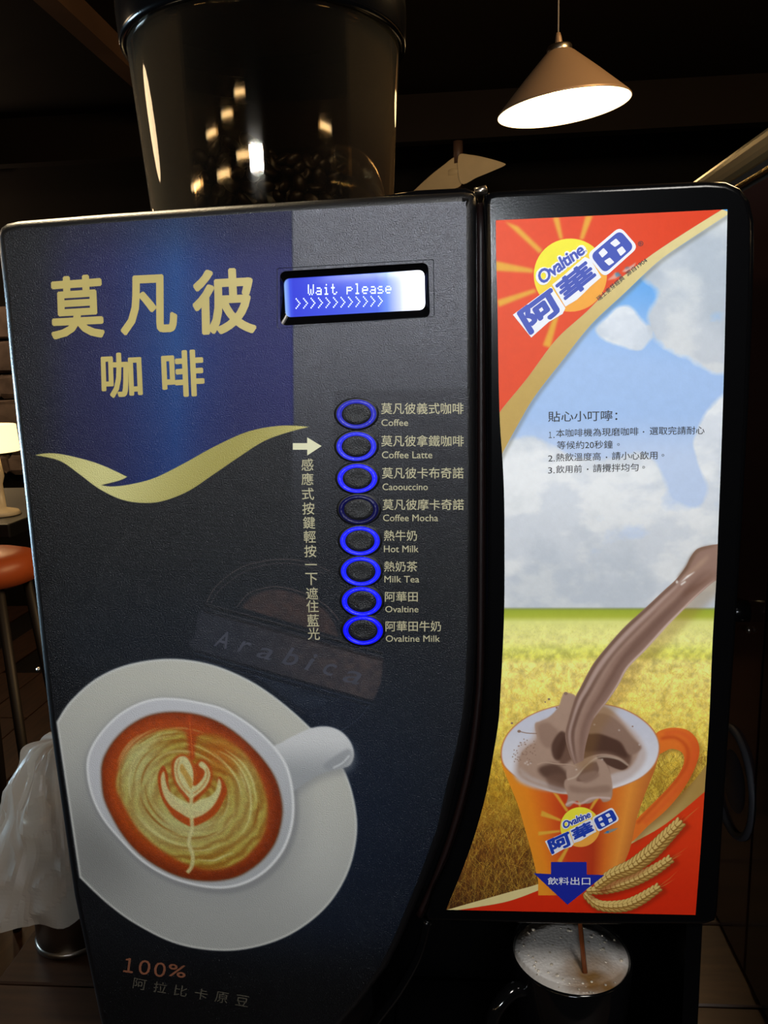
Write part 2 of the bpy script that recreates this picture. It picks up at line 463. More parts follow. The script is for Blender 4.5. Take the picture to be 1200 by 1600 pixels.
def paint_door():
    p = Print(-0.236, 0.022, 0.925, 1.522, 0.00027)
    X, Y = p.PX, p.PY; H, W = p.H, p.W
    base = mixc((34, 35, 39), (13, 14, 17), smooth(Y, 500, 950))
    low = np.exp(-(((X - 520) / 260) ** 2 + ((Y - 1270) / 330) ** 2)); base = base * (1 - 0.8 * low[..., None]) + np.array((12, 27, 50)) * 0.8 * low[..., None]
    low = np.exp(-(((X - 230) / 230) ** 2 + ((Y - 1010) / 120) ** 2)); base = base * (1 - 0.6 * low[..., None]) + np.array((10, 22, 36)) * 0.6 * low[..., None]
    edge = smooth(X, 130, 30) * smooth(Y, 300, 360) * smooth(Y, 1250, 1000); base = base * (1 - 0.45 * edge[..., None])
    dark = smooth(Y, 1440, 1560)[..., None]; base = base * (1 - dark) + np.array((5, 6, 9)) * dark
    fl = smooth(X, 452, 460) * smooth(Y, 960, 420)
    base = base * (1 - fl[..., None]) + np.array((92, 93, 99)) * fl[..., None]; p.flake = (0.88 * fl).astype(np.float32)  # grey metallic film; its downward fade paints in the sheen near the display
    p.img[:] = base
    # woven line pattern under the ribbon
    a = np.exp(-(((X - 340) / 170) ** 2 + ((Y - 860 - 0.25 * (X - 340)) / 105) ** 2) * 1.2)
    wv = np.sin((Y - 0.10 * X + 14 * fbm(H, W, 300, 300, 5, 2)) * 2 * math.pi / 8.2) * (0.6 + 0.4 * np.sin((X + 0.4 * Y) * 2 * math.pi / 7.0))
    p.img += (wv * a * 10)[..., None]
    # navy field
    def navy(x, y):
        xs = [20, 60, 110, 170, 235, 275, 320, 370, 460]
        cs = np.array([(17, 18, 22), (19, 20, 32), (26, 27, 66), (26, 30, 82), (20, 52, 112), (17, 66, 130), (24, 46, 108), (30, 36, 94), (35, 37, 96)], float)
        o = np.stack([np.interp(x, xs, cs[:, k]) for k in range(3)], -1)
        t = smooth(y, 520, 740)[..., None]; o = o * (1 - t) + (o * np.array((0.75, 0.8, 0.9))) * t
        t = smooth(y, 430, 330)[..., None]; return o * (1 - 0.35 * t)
    top = [(0, 250), (452, 250), (455, 325), (457, 500), (458, 664), (439, 667), (388, 676), (336, 699), (289, 725), (243, 748), (207, 758), (176, 762), (158, 760), (190, 750), (199, 745), (155, 727), (108.5, 714), (77, 710), (54, 712), (30, 700), (0, 600)]
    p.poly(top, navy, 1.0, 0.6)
    # film around the touch keys
    p.poly([(522, 612), (745, 606), (745, 1013), (545, 1013), (538, 1000), (522, 960), (518, 800)], (17, 17, 20), 0.16, 1.5)
    # bean outlines
    for (cx, cy, rx, ry, r) in [(100, 868, 28, 22, .3), (104, 908, 26, 20, 1.2), (204, 858, 18, 24, .2), (176, 915, 24, 20, .1), (72, 940, 18, 24, .4), (108, 985, 24, 18, .5), (142, 968, 14, 26, .2), (140, 1028, 22, 15, .1),
                                (560, 1440, 26, 20, .9), (598, 1418, 16, 26, .2), (585, 1466, 22, 16, .1), (632, 1405, 18, 22, .5), (575, 1530, 24, 18, .4)]:
        e = ell(cx, cy, rx, ry, r); p.stroke(np.vstack([e, e[:1]]), 1.8, (52, 54, 58), 0.38, 0.8)
        p.stroke([(cx - rx * .7 * math.cos(r), cy - rx * .7 * math.sin(r)), (cx, cy + 3), (cx + rx * .7 * math.cos(r), cy + rx * .7 * math.sin(r))], 1.8, (52, 54, 58), 0.38, 0.8)
    # round stamp
    Z5 = lambda pts: zc(pts, 280, 850, 3.53)
    nz = fbm(H, W, 12, 12, 9, 3)
    def br(x, y): return mixc((46, 48, 58), (84, 70, 68), smooth(x, 330, 560))
    al = (0.45 + 0.55 * nz).astype(np.float32)
    band = catmull(Z5([(120, 362), (500, 460), (1125, 632)]), sub=4).tolist() + catmull(Z5([(1125, 632), (1112, 760), (1070, 865)]), sub=4).tolist() + catmull(Z5([(1070, 865), (600, 735), (90, 585), (86, 500), (100, 400)]), sub=4).tolist()
    p.poly(band, br, al * 0.9, 0.8)
    dome = catmull(Z5([(345, 352), (400, 290), (470, 262), (560, 255), (680, 290), (790, 355), (850, 430), (880, 515)]), sub=5).tolist()
    p.poly(dome, (92, 66, 58), al * 0.7, 0.8)
    for (pts, w, c, aa) in [
        ([(150, 325), (190, 250), (250, 190), (330, 135), (420, 103), (560, 84), (700, 98), (830, 150)], 2.0, (92, 78, 76), .8),
        ([(175, 328), (215, 262), (280, 205), (350, 158), (440, 124), (560, 106), (690, 120), (800, 165)], 2.0, (80, 70, 70), .7),
        ([(315, 350), (380, 275), (460, 245), (550, 236), (690, 272), (810, 340), (880, 420)], 1.8, (96, 80, 76), .8),
        ([(330, 362), (400, 288), (470, 260), (550, 252), (680, 288), (795, 352), (860, 430)], 1.2, (60, 50, 50), .7),
        ([(140, 338), (500, 432), (1122, 606)], 3.0, (10, 10, 13), .9), ([(130, 352), (500, 452), (1122, 622)], 1.4, (84, 78, 80), .8),
        ([(150, 330), (500, 424), (1125, 598)], 1.4, (84, 76, 76), .8), ([(135, 372), (500, 470), (1118, 640)], 3.6, (13, 12, 16), .8),
        ([(88, 588), (500, 706), (1082, 872)], 3.0, (12, 14, 22), .9), ([(86, 602), (500, 722), (1075, 886)], 1.4, (54, 62, 78), .9),
        ([(86, 618), (500, 738), (1060, 896)], 2.6, (12, 16, 26), .9), ([(88, 632), (500, 752), (1050, 908)], 1.2, (46, 56, 76), .8),
        ([(1048, 890), (1000, 950), (940, 1000), (890, 1030)], 2.2, (54, 60, 76), .8), ([(1025, 890), (975, 945), (920, 990)], 1.4, (50, 56, 70), .7),
        ([(890, 842), (830, 900), (760, 940), (715, 948)], 2.2, (54, 60, 76), .8), ([(870, 838), (815, 890), (755, 922)], 1.4, (44, 52, 68), .7)]:
        p.stroke(catmull(Z5(pts), sub=8), w, c, al * aa, 0.5)
    p.poly(Z5([(400, 715), (830, 862), (790, 895), (720, 915), (660, 900)]), (38, 48, 64), al * 0.7, 1.0)
    p.poly(Z5([(660, 900), (720, 915), (820, 880), (900, 850), (1000, 890), (940, 980), (880, 1020), (820, 1010), (760, 1000)]), (16, 26, 44), 0.6, 1.5)
    # ribbon
    sw = SWOOSH[:5]; A = catmull(sw, sub=5); B = catmull(SWOOSH[4:7], sub=4); C = catmull(SWOOSH[6:15], sub=5); D = catmull(SWOOSH[14:] + SWOOSH[:1], sub=5)
    gn = fbm(H, W, 260, 200, 31, 3)
    def goldp(x, y):
        t = 0.5 + 0.5 * np.sin((x + 0.4 * y) / 62.0 + 0.6); return mixc((168, 158, 84), (214, 208, 140), t)
    p.poly(np.vstack([A, B, C, D]), goldp, 1.0, 0.3)

    # ---- saucer, cup and coffee
    SAU = [(88, 1128), (110, 1095), (150, 1060), (200, 1038), (265, 1029), (330, 1038), (390, 1063), (440, 1097), (485, 1137), (520, 1175), (543, 1215), (556, 1265), (557, 1310), (545, 1360), (520, 1405), (485, 1440), (440, 1467), (385, 1483), (330, 1485), (270, 1473), (210, 1443), (165, 1410), (124, 1371)]
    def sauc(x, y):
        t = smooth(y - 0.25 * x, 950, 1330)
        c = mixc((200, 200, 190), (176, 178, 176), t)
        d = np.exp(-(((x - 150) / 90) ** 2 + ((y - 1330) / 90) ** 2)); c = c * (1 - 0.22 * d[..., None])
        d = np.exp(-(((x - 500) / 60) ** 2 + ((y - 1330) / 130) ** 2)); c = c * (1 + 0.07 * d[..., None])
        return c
    so = catmull(SAU, sub=6)
    so = np.vstack([so, [SAU[-1]]])
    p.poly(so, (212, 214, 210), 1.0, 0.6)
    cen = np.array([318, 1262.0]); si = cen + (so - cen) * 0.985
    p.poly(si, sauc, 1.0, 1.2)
    Z4 = lambda pts: zc(pts, 130, 1090, 3.636)
    CUP = catmull(Z4([(20, 440), (25, 330), (80, 220), (180, 110), (290, 40), (400, 5), (520, 2), (640, 20), (800, 62), (960, 160), (1080, 270), (1160, 390), (1195, 540), (1195, 700), (1150, 850), (1060, 970), (940, 1050), (800, 1085), (640, 1070), (480, 1020), (330, 930), (200, 800), (110, 690), (50, 570)]), True, 5)
    cc = CUP.mean(0)
    # saucer well and cast tone of the printed cup
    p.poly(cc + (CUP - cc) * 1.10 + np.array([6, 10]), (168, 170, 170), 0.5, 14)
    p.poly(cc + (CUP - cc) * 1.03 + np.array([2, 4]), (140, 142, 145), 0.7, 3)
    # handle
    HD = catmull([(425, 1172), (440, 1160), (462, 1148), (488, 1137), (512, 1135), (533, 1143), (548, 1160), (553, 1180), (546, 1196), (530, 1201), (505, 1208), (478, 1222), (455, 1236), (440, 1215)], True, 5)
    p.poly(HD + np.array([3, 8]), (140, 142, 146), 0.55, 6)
    def hand(x, y): return mixc((218, 220, 222), (166, 170, 174), smooth(y, 1150, 1215))
    p.poly(HD, hand, 1.0, 0.7)
    p.poly(catmull([(505, 1196), (525, 1180), (545, 1170), (549, 1184), (536, 1197), (515, 1203)], True, 4), (150, 154, 160), 0.7, 1.5)
    p.stroke(catmull([(520, 1200), (535, 1192), (546, 1180)], sub=5), 2.5, (226, 230, 232), 0.9, 0.8)
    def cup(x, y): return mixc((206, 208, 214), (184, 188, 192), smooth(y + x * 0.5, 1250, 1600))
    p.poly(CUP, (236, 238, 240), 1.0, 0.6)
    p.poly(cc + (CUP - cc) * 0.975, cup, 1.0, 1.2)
    COF = catmull(Z4([(108, 440), (112, 380), (130, 325), (180, 245), (260, 168), (360, 112), (470, 88), (600, 92), (720, 122), (830, 180), (940, 270), (1030, 370), (1090, 470), (1122, 590), (1122, 690), (1090, 810), (1030, 900), (950, 970), (850, 1020), (720, 1038), (580, 1022), (450, 970), (330, 890), (230, 780), (160, 660), (120, 560)]), True, 5)
    c2 = COF.mean(0)
    p.poly(c2 + (COF - c2) * 1.015, (96, 46, 18), 0.8, 2)
    # elliptical coordinates of the coffee surface
    th = math.radians(35); ct, st_ = math.cos(th), math.sin(th)
    dx, dy = X - c2[0], Y - c2[1]
    ex = (dx * ct + dy * st_) / 152.0; ey = (-dx * st_ + dy * ct) / 122.0
    er = np.sqrt(ex ** 2 + ey ** 2); ea = np.arctan2(ey, ex)
    n1 = fbm(H, W, 40, 40, 77, 4); n2 = fbm(H, W, 9, 9, 79, 3)
    crema = mixc((182, 74, 20), (128, 46, 10), np.clip(smooth(er, 0.80, 1.02) + 0.5 * (n2 - .5), 0, 1))
    m = p.mask(COF, 0.8); ys, xs, mm = m
    p.img[ys, xs] = p.img[ys, xs] * (1 - mm[..., None]) + crema[ys, xs] * mm[..., None]
    INN = catmull(Z4([(195, 430), (240, 320), (330, 232), (450, 182), (560, 185), (588, 230), (600, 325), (618, 350), (638, 270), (660, 215), (770, 215), (900, 300), (985, 420), (1035, 550), (1045, 680), (1010, 800), (930, 900), (830, 960), (700, 975), (560, 935), (420, 850), (310, 745), (235, 620), (190, 520)]), True, 5)
    rr = np.sqrt(((X - 298) / 1.15) ** 2 + (Y - 1250) ** 2)
    lay = 0.5 + 0.5 * np.sin(rr * 0.42 + 7 * n1 + 0.8 * np.sin(ea * 2)); lay = np.clip(lay * 0.75 + 0.4 * (n2 - 0.5), 0, 1)
    gold = mixc((158, 108, 30), (196, 182, 80), lay)
    cream = np.clip(np.exp(-(((X - 215) / 42) ** 2 + ((Y - 1190) / 75) ** 2)) + np.exp(-(((X - 285) / 80) ** 2 + ((Y - 1290) / 38) ** 2)) + 0.5 * np.exp(-(((X - 385) / 24) ** 2 + ((Y - 1220) / 70) ** 2)), 0, 1)
    gold = gold * (1 - 0.75 * cream[..., None]) + np.array((204, 206, 146)) * 0.75 * cream[..., None]
    dk = np.exp(-(((X - 345) / 34) ** 2 + ((Y - 1178) / 34) ** 2)); gold = gold * (1 - 0.75 * dk[..., None]) + np.array((190, 96, 26)) * 0.75 * dk[..., None]
    ys, xs, mm = p.mask(INN, 2.6)
    p.img[ys, xs] = p.img[ys, xs] * (1 - mm[..., None]) + gold[ys, xs] * mm[..., None]
    # swirl streaks
    for k in range(46):
        f = rng.uniform(0.34, 0.86); a0 = rng.uniform(-1.3, 1.6) if k % 2 else rng.uniform(2.2, 4.2); a1 = a0 + rng.uniform(0.4, 1.3)
        e = ell(c2[0] - 4, c2[1] - 2, 138 * f, 118 * f, th, 20, a0, a1)
        p.stroke(e, rng.uniform(1.2, 3.2), (222, 216, 148) if rng.rand() < .5 else (150, 84, 20), rng.uniform(.4, .8), 0.8, True)
    for pts in [[(760, 300), (850, 350), (920, 450), (950, 560), (945, 680), (900, 780)], [(800, 290), (900, 370), (960, 470), (985, 600)], [(740, 310), (830, 400), (880, 480), (900, 560)]]:
        p.stroke(catmull(Z4(pts), sub=8), 3.2, (226, 222, 150), .8, 0.8, True)
    ORN = (186, 74, 20); CRM = (222, 220, 160)
    # lower leaf, then the middle one, then the heart
    p.poly(catmull(Z4([(455, 385), (425, 440), (430, 520), (460, 600), (520, 680), (590, 725), (625, 732), (700, 700), (760, 650), (800, 580), (815, 520), (780, 450), (760, 470), (775, 530), (740, 600), (690, 640), (620, 640), (540, 600), (490, 520), (480, 440)]), True, 5), ORN, 0.95, 1.3)
    p.poly(catmull(Z4([(458, 418), (440, 460), (452, 540), (490, 610), (550, 655), (612, 686), (680, 665), (735, 620), (770, 560), (785, 500), (768, 458), (755, 520), (720, 560), (660, 580), (612, 600), (540, 570), (490, 530), (470, 480)]), True, 5), CRM, 0.9, 1.1)
    p.poly(catmull(Z4([(560, 320), (515, 345), (500, 400), (515, 480), (560, 550), (612, 602), (670, 560), (720, 500), (735, 430), (715, 380), (670, 350), (630, 380), (610, 340)]), True, 5), ORN, 0.95, 1.5)
    p.poly(catmull(Z4([(560, 332), (525, 355), (515, 410), (530, 480), (575, 540), (610, 572), (655, 545), (700, 500), (722, 440), (705, 390), (672, 362), (655, 385), (690, 420), (670, 470), (628, 500), (625, 420), (600, 350)]), True, 5), CRM, 0.95, 0.9)
    p.poly(catmull(Z4([(560, 375), (548, 410), (575, 455), (612, 520), (618, 470), (590, 420)]), True, 4), (200, 150, 60), 0.8, 1.3)
    p.stroke(catmull(Z4([(590, 330), (640, 420), (625, 500)]), sub=5), 3, (196, 96, 30), .8, 1)
    p.stroke(catmull(Z4([(545, 350), (530, 420), (560, 500), (605, 545)]), sub=5), 1.6, (190, 120, 50), .8, .6)
    p.stroke(catmull(Z4([(700, 400), (705, 450), (670, 510), (625, 545)]), sub=5), 1.6, (190, 110, 40), .8, .6)
    p.stroke(catmull(Z4([(615, 560), (612, 640), (618, 740), (600, 820), (622, 900), (615, 960), (590, 995)]), sub=6), 6.0, (218, 212, 150), .9, 1.0)
    p.stroke(catmull(Z4([(600, 100), (610, 200), (622, 350)]), sub=6), 6, (186, 70, 20), .95, 1.5)
    p.stroke(catmull(Z4([(604, 140), (614, 240), (620, 330)]), sub=6), 1.5, (214, 110, 40), .8, .5)
    p.stroke(catmull(Z4([(640, 920), (740, 925), (800, 900), (850, 880)]), sub=6), 2.6, (226, 222, 160), .8, .6, True)
    gr = fbm(H, W, 2, 2, 3, 1)
    ys, xs, mm = p.mask(COF, 1); p.img[ys, xs] *= (1 + (gr[ys, xs] - .5)[..., None] * 0.14 * mm[..., None])
    return p

# ------------------------------------------------------------------ artwork of the poster
POST_L = [(774.5, 345), (775, 400), (777, 480), (780, 640), (785, 720), (787.5, 780), (788, 850), (788, 920), (787, 970), (784.5, 1030), (782, 1075), (779, 1123), (771, 1175), (760, 1235), (744, 1295), (725, 1350), (697, 1419)]
POST_R = [(1135, 328), (1132, 480), (1129, 600), (1125, 720), (1121, 820), (1118, 900), (1112, 1000), (1107, 1120), (1100, 1230), (1093, 1330), (1085.5, 1427)]
BAND_U = [(1127, 328), (1063, 368), (1011, 403), (960, 443), (916, 487), (868, 531), (824, 590), (784, 639), (770, 662)]
BAND_L = [(1140, 333), (1070, 379), (1026, 410), (975, 458), (923, 507), (879, 562), (835, 619), (810, 661), (787, 703), (775, 728)]
Z3 = lambda pts: zc(pts, 690, 1060, 2.857)
ZP = lambda pts: zc(pts, 770, 820, 3.3333)
ZL = lambda pts: zc(pts, 770, 330, 4.615)
def to_mug(pts):
    """the logo again, smaller, on the printed mug"""
    a = math.radians(12.5); c, s = math.cos(a), math.sin(a); o = []
    for (x, y) in pts:
        dx, dy = (x - 556) * 0.338, (y - 463) * 0.338
        o.append((690 + (617 + dx * c - dy * s) / 2.857, 1060 + (656 + dx * s + dy * c) / 2.857))
    return o

def sun(p, T, soft):
    for q in [[(430, 50), (475, 47), (503, 203), (478, 205)], [(665, 38), (718, 35), (650, 208), (622, 205)], [(85, 78), (180, 112), (357, 283), (333, 308)], [(15, 360), (15, 432), (288, 447), (288, 418)],
              [(30, 642), (42, 692), (312, 585), (300, 560)], [(358, 968), (412, 985), (478, 735), (440, 745)]]:
        p.poly(T(q), (232, 178, 62), 0.9, soft)
    def disc(x, y):
        c = T([(556, 463)])[0]; r = (T([(820, 463)])[0][0] - c[0])
        return mixc((246, 236, 66), (248, 172, 70), smooth((x - c[0]) * 0.7 + (y - c[1]), -r * 0.8, r * 0.9))
    p.poly(T(ell(556, 463, 263, 263)), disc, 1.0, 0.4)

def paint_poster():
    p = Print(-0.012, 0.142, 1.112, 1.502, 0.0002)
    X, Y = p.PX, p.PY; H, W = p.H, p.W
    N1 = fbm(H, W, 160, 160, 101, 6); N2 = fbm(H, W, 60, 90, 103, 5); N3 = fbm(H, W, 14, 14, 105, 3); N4 = fbm(H, W, 90, 90, 131, 6)
    # sky
    sky = mixc((92, 166, 240), (170, 200, 244), smooth(Y + 0.15 * (1130 - X), 400, 600))
    sky = sky * (1 - smooth(Y, 640, 720)[..., None]) + np.array((196, 214, 244)) * smooth(Y, 640, 720)[..., None]
    def blob(pts, soft, amp=70.0):
        m = p.mask(pts, soft); f = np.zeros((H, W), np.float32)
        if m: f[m[0], m[1]] = m[2]
        return np.clip((f - 0.5) * 2.3 + (N4 - 0.5) * 3.4 * smooth(f, 0.0, 0.3) + 0.5, 0, 1)
    up = blob([(1010, 400), (1080, 350), (1150, 330), (1150, 590), (1110, 580), (1080, 560), (1050, 545), (1020, 530), (1010, 490), (1030, 450), (1000, 430)], 12)
    sm = blob([(925, 515), (945, 500), (965, 478), (985, 480), (1000, 495), (1020, 525), (1000, 545), (965, 540), (940, 530)], 7)
    lo = blob([(770, 700), (800, 688), (830, 680), (860, 690), (900, 716), (960, 715), (1000, 700), (1020, 715), (1050, 770), (1090, 790), (1105, 760), (1085, 690), (1100, 650), (1125, 615), (1150, 600), (1150, 960), (770, 960)], 9)
    cl = np.clip(up + sm + lo, 0, 1)
    cc = mixc((228, 233, 240), (247, 249, 250), smooth(N2, 0.4, 0.65))
    cc = cc * (1 - 0.95 * smooth(Y, 740, 860)[..., None] * 0.06)
    cc = cc * (1 - (0.07 * smooth(N1, 0.62, 0.40))[..., None] * np.array((1.0, 0.85, 0.7)))
    cc = cc * (1 - 0.10 * up[..., None])
    img = sky * (1 - cl[..., None] * 0.93) + cc * cl[..., None] * 0.93
    # field
    fy = smooth(Y, 946, 951)
    ys_ = [948, 953, 962, 970, 1000, 1013, 1024, 1034, 1080, 1150, 1230, 1300, 1400]
    cs = np.array([(140, 150, 100), (168, 184, 60), (186, 196, 70), (232, 234, 134), (238, 234, 124), (222, 224, 92), (214, 210, 76), (244, 228, 112), (246, 220, 98), (230, 200, 66), (196, 150, 40), (132, 84, 30), (78, 46, 22)], float)
    yy = Y + 8 * (N2 - .5) * smooth(Y, 960, 1010)
    fld = np.stack([np.interp(yy, ys_, cs[:, k]) for k in range(3)], -1)
    rt = smooth(X, 820, 900) * smooth(Y, 1150, 1300); fld = fld * (1 - rt[..., None]) + np.array((200, 170, 62)) * rt[..., None]
    fld *= (1 + (N3 - .5) * 0.5 * smooth(Y, 960, 1040))[..., None]
    lift = smooth(Y, 955, 1000) * smooth(Y, 1260, 1120); fld = fld * (1 + 0.05 * lift[..., None]) + np.array((6, 4, 22)) * lift[..., None]
    img = img * (1 - fy[..., None]) + fld * fy[..., None]
    p.img[:] = img
    r = np.random.RandomState(5)
    def grow(n, y0, y1, x0, x1, l0, l1, cols, al, spread=0.5):
        x = r.uniform(x0, x1, n); y = np.sort(r.uniform(y0, y1, n)); t = (y - y0) / (y1 - y0)
        c = np.array(cols, np.float32)[r.randint(0, len(cols), n)] * r.uniform(.86, 1.1, n)[:, None]
        p.hairs(np.stack([x, y], 1), math.pi / 2 + r.normal(0, spread, n), l0 + (l1 - l0) * t * r.uniform(.5, 1.2, n), c, al, r.normal(0, 0.7, n))
    grow(3200, 975, 1040, 770, 1120, 2, 6, [(240, 236, 140), (222, 220, 96), (246, 240, 160)], .25)
    grow(5200, 1040, 1190, 760, 1120, 8, 20, [(246, 228, 120), (222, 190, 66), (250, 240, 150), (206, 172, 50), (240, 220, 90), (250, 236, 150)], .34, .6)
    grow(1800, 1190, 1330, 735, 860, 16, 34, [(222, 180, 60), (170, 116, 34), (240, 210, 90), (110, 66, 22), (206, 168, 50)], .55, .55)
    grow(1500, 1180, 1290, 990, 1110, 14, 26, [(226, 196, 70), (180, 140, 40), (120, 80, 26), (244, 220, 110)], .55, .5)
    grow(1500, 1300, 1425, 690, 860, 20, 44, [(212, 158, 46), (150, 92, 26), (240, 204, 84), (84, 48, 18), (64, 34, 14)], .6, .35)
    grow(160, 1340, 1425, 700, 860, 30, 60, [(246, 206, 78), (226, 176, 56)], .8, .4)
    # lower red field and cream curve
    UP = [(690, 1421), (735, 1408), (795, 1391), (844, 1377), (900, 1352), (950, 1322), (991, 1300), (1026, 1269), (1068, 1234), (1110, 1184)]
    LO = [(690, 1423), (742, 1415), (795, 1405), (847, 1386), (900, 1365), (950, 1338), (987, 1315), (1040, 1284), (1110, 1226)]
    cu = catmull(UP, sub=6); cl_ = catmull(LO, sub=6)
    p.poly(np.vstack([cu, cl_[::-1]]), lambda x, y: mixc((226, 208, 146), (176, 140, 74), smooth(x, 960, 1100)), 1.0, 0.4)
    p.poly(np.vstack([cl_, [(1120, 1440), (690, 1440)]]), lambda x, y: mixc((226, 62, 24), (214, 44, 16), smooth(y, 1250, 1430)), 1.0, 0.4)
    # handle of the printed mug
    HO = catmull(Z3([(950, 250), (985, 222), (1040, 214), (1100, 228), (1140, 275), (1145, 340), (1110, 430), (1060, 510), (1000, 580), (920, 650), (845, 722), (850, 660), (868, 622), (930, 560), (1000, 490), (1050, 430), (1078, 370), (1070, 325), (1020, 308), (960, 330)]), True, 5)
    p.poly(HO + np.array([4, 5]), (120, 70, 24), 0.45, 6)
    p.poly(HO, lambda x, y: mixc((238, 122, 44), (206, 70, 26), smooth(x + 0.3 * y, 1400, 1480)), 1.0, 0.5)
    p.stroke(catmull(Z3([(990, 240), (1060, 235), (1115, 275), (1122, 345), (1080, 440), (1000, 540), (900, 640)]), sub=8), 7, (232, 96, 44), .7, 4)
    p.stroke(catmull(Z3([(975, 262), (1040, 258), (1090, 300), (1092, 370), (1040, 455), (960, 545), (870, 640)]), sub=8), 4, (190, 56, 24), .6, 3)
    # mug body
    BODY = catmull(Z3([(264, 340), (270, 385), (300, 460), (340, 560), (375, 680), (405, 790), (430, 900)]), sub=5).tolist() + Z3([(430, 960), (660, 960), (720, 880), (815, 812)]) + catmull(Z3([(815, 812), (842, 740), (868, 620), (905, 510), (945, 410), (970, 330)]), sub=5).tolist()
    def body(x, y):
        zx = (x - 690) * 2.857; zy = (y - 1060) * 2.857; t = np.clip((zx - (255 + 0.32 * (zy - 340))) / (700 - 0.58 * (zy - 340)), 0, 1)
        cs = np.array([(238, 150, 40), (240, 140, 36), (226, 104, 34), (206, 66, 30), (200, 62, 30), (188, 60, 28), (226, 116, 40), (240, 152, 60), (200, 112, 50)], float); xs = np.linspace(0, 1, 9)
        return np.stack([np.interp(t, xs, cs[:, k]) for k in range(3)], -1)
    p.poly(BODY, body, 1.0, 0.5)
    sun(p, to_mug, 0.8)
    # rim and inside
    RIM = catmull(Z3([(264, 350), (268, 290), (300, 230), (370, 170), (460, 130), (560, 108), (680, 104), (790, 122), (880, 165), (945, 225), (972, 295), (955, 370), (900, 430), (820, 470), (730, 495), (620, 510), (520, 508), (420, 480), (340, 440), (285, 395)]), True, 6)
    rc = RIM.mean(0)
    p.poly(RIM, (206, 120, 60), 1.0, 0.5)
    p.poly(rc + (RIM - rc) * 0.985, lambda x, y: mixc((206, 208, 224), (236, 234, 240), smooth(y, 1100, 1230)), 1.0, 0.6)
    B1, B2, B3, B4, B5 = (178, 148, 130), (150, 120, 104), (116, 86, 72), (78, 52, 42), (206, 184, 172)
    F = lambda pts, c, a=1.0, s=1.2: p.poly(catmull(Z3(pts), True, 5), c, a, s)
    F([(325, 370), (330, 440), (400, 480), (520, 500), (640, 500), (740, 480), (850, 430), (910, 350), (890, 270), (830, 200), (770, 150), (700, 110), (600, 130), (480, 170), (420, 200), (400, 260), (350, 290)], (206, 190, 186), 1, 4)
    F([(340, 380), (350, 430), (430, 470), (540, 490), (640, 480), (760, 420), (840, 390), (880, 300), (830, 220), (760, 140), (690, 110), (600, 120), (500, 165), (430, 200), (425, 250), (400, 290), (360, 320)], B1, 1, 3)
    F([(600, 230), (640, 200), (720, 200), (790, 230), (840, 300), (840, 370), (800, 400), (700, 370), (600, 350), (540, 380), (510, 330), (540, 260)], B3, 1, 3)
    F([(620, 250), (700, 235), (780, 265), (825, 320), (820, 350), (740, 320), (640, 320), (600, 300)], B4, .8, 3)
    F([(650, 170), (720, 150), (790, 190), (850, 260), (890, 300), (860, 330), (830, 330), (800, 280), (760, 260), (700, 240), (650, 240), (620, 215)], B2, 1, 2)
    F([(540, 65), (560, 58), (600, 80), (580, 160), (540, 230), (510, 260), (490, 320), (460, 320), (430, 270), (415, 200), (440, 185), (480, 165), (520, 120)], B1, 1, 1)
    F([(430, 205), (470, 190), (500, 210), (520, 240), (490, 300), (460, 300), (435, 260)], B2, .7, 3)
    F([(490, 290), (530, 230), (560, 260), (530, 350), (500, 350)], B4, .85, 2)
    F([(355, 330), (400, 285), (440, 310), (490, 350), (500, 380), (430, 390), (400, 420), (350, 400)], B1, 1, 1.5)
    F([(430, 395), (480, 375), (520, 380), (560, 420), (560, 470), (500, 450), (450, 430)], B4, .8, 4)
    F([(470, 430), (540, 420), (570, 480), (540, 500), (480, 480)], B3, .8, 4)
    for q in [[(350, 420), (420, 450), (500, 480), (560, 495)], [(345, 395), (400, 440), (470, 465)]]: p.stroke(catmull(Z3(q), sub=6), 5, (196, 178, 172), .6, 3)
    F([(560, 400), (600, 380), (650, 345), (720, 330), (790, 345), (835, 385), (800, 405), (750, 390), (700, 370), (660, 400), (640, 440), (590, 470), (560, 450)], B1, 1, 1)
    F([(690, 345), (740, 342), (800, 360), (830, 385), (800, 402), (740, 380)], B4, .9, 1.2)
    F([(640, 380), (690, 365), (730, 370), (745, 420), (700, 445), (620, 455), (600, 445)], B3, .8, 2)
    F([(690, 360), (715, 355), (745, 400), (760, 470), (755, 530), (720, 545), (700, 525), (660, 550), (620, 550), (600, 540), (570, 565), (552, 560), (562, 520), (545, 470), (560, 440), (620, 455), (680, 430), (700, 400)], B1, 1, 0.8)
    F([(570, 470), (640, 480), (740, 470), (745, 500), (660, 505), (580, 500)], B2, .75, 3)
    F([(610, 430), (680, 405), (700, 430), (640, 460)], B2, .9, 2)
    p.stroke(catmull(Z3([(560, 445), (600, 430), (640, 385), (700, 345), (780, 352), (830, 382)]), sub=6), 2.2, (208, 186, 166), .8, .8)
    p.stroke(catmull(Z3([(552, 558), (580, 545), (620, 552), (660, 530), (700, 525), (752, 528)]), sub=6), 3.5, (216, 190, 184), .8, 1)
    p.stroke(catmull(Z3([(425, 378), (460, 368), (510, 375), (570, 378), (600, 388)]), sub=6), 1.6, (190, 160, 140), .9, .5)
    for k in range(60):
        x = 310 + r.rand() * 110; y = 260 + r.rand() * 110
        if (x - 310) + (y - 260) < 60: continue
        p.poly(Z3(ell(x, y, 3.2, 3.2, 0, 8)), B2, .7, .5)
    for (x, y, q) in [(345, 230, 8), (313, 194, 6), (478, 87, 6), (461, 100, 4), (553, 62, 9), (850, 208, 4), (512, 125, 5)]: p.poly(Z3(ell(x, y, q, q * .8, 0, 10)), B2, 1, .4)
    p.stroke(catmull(Z3([(345, 230), (380, 238), (425, 240)]), sub=4), 1.4, B2, .9, .4)
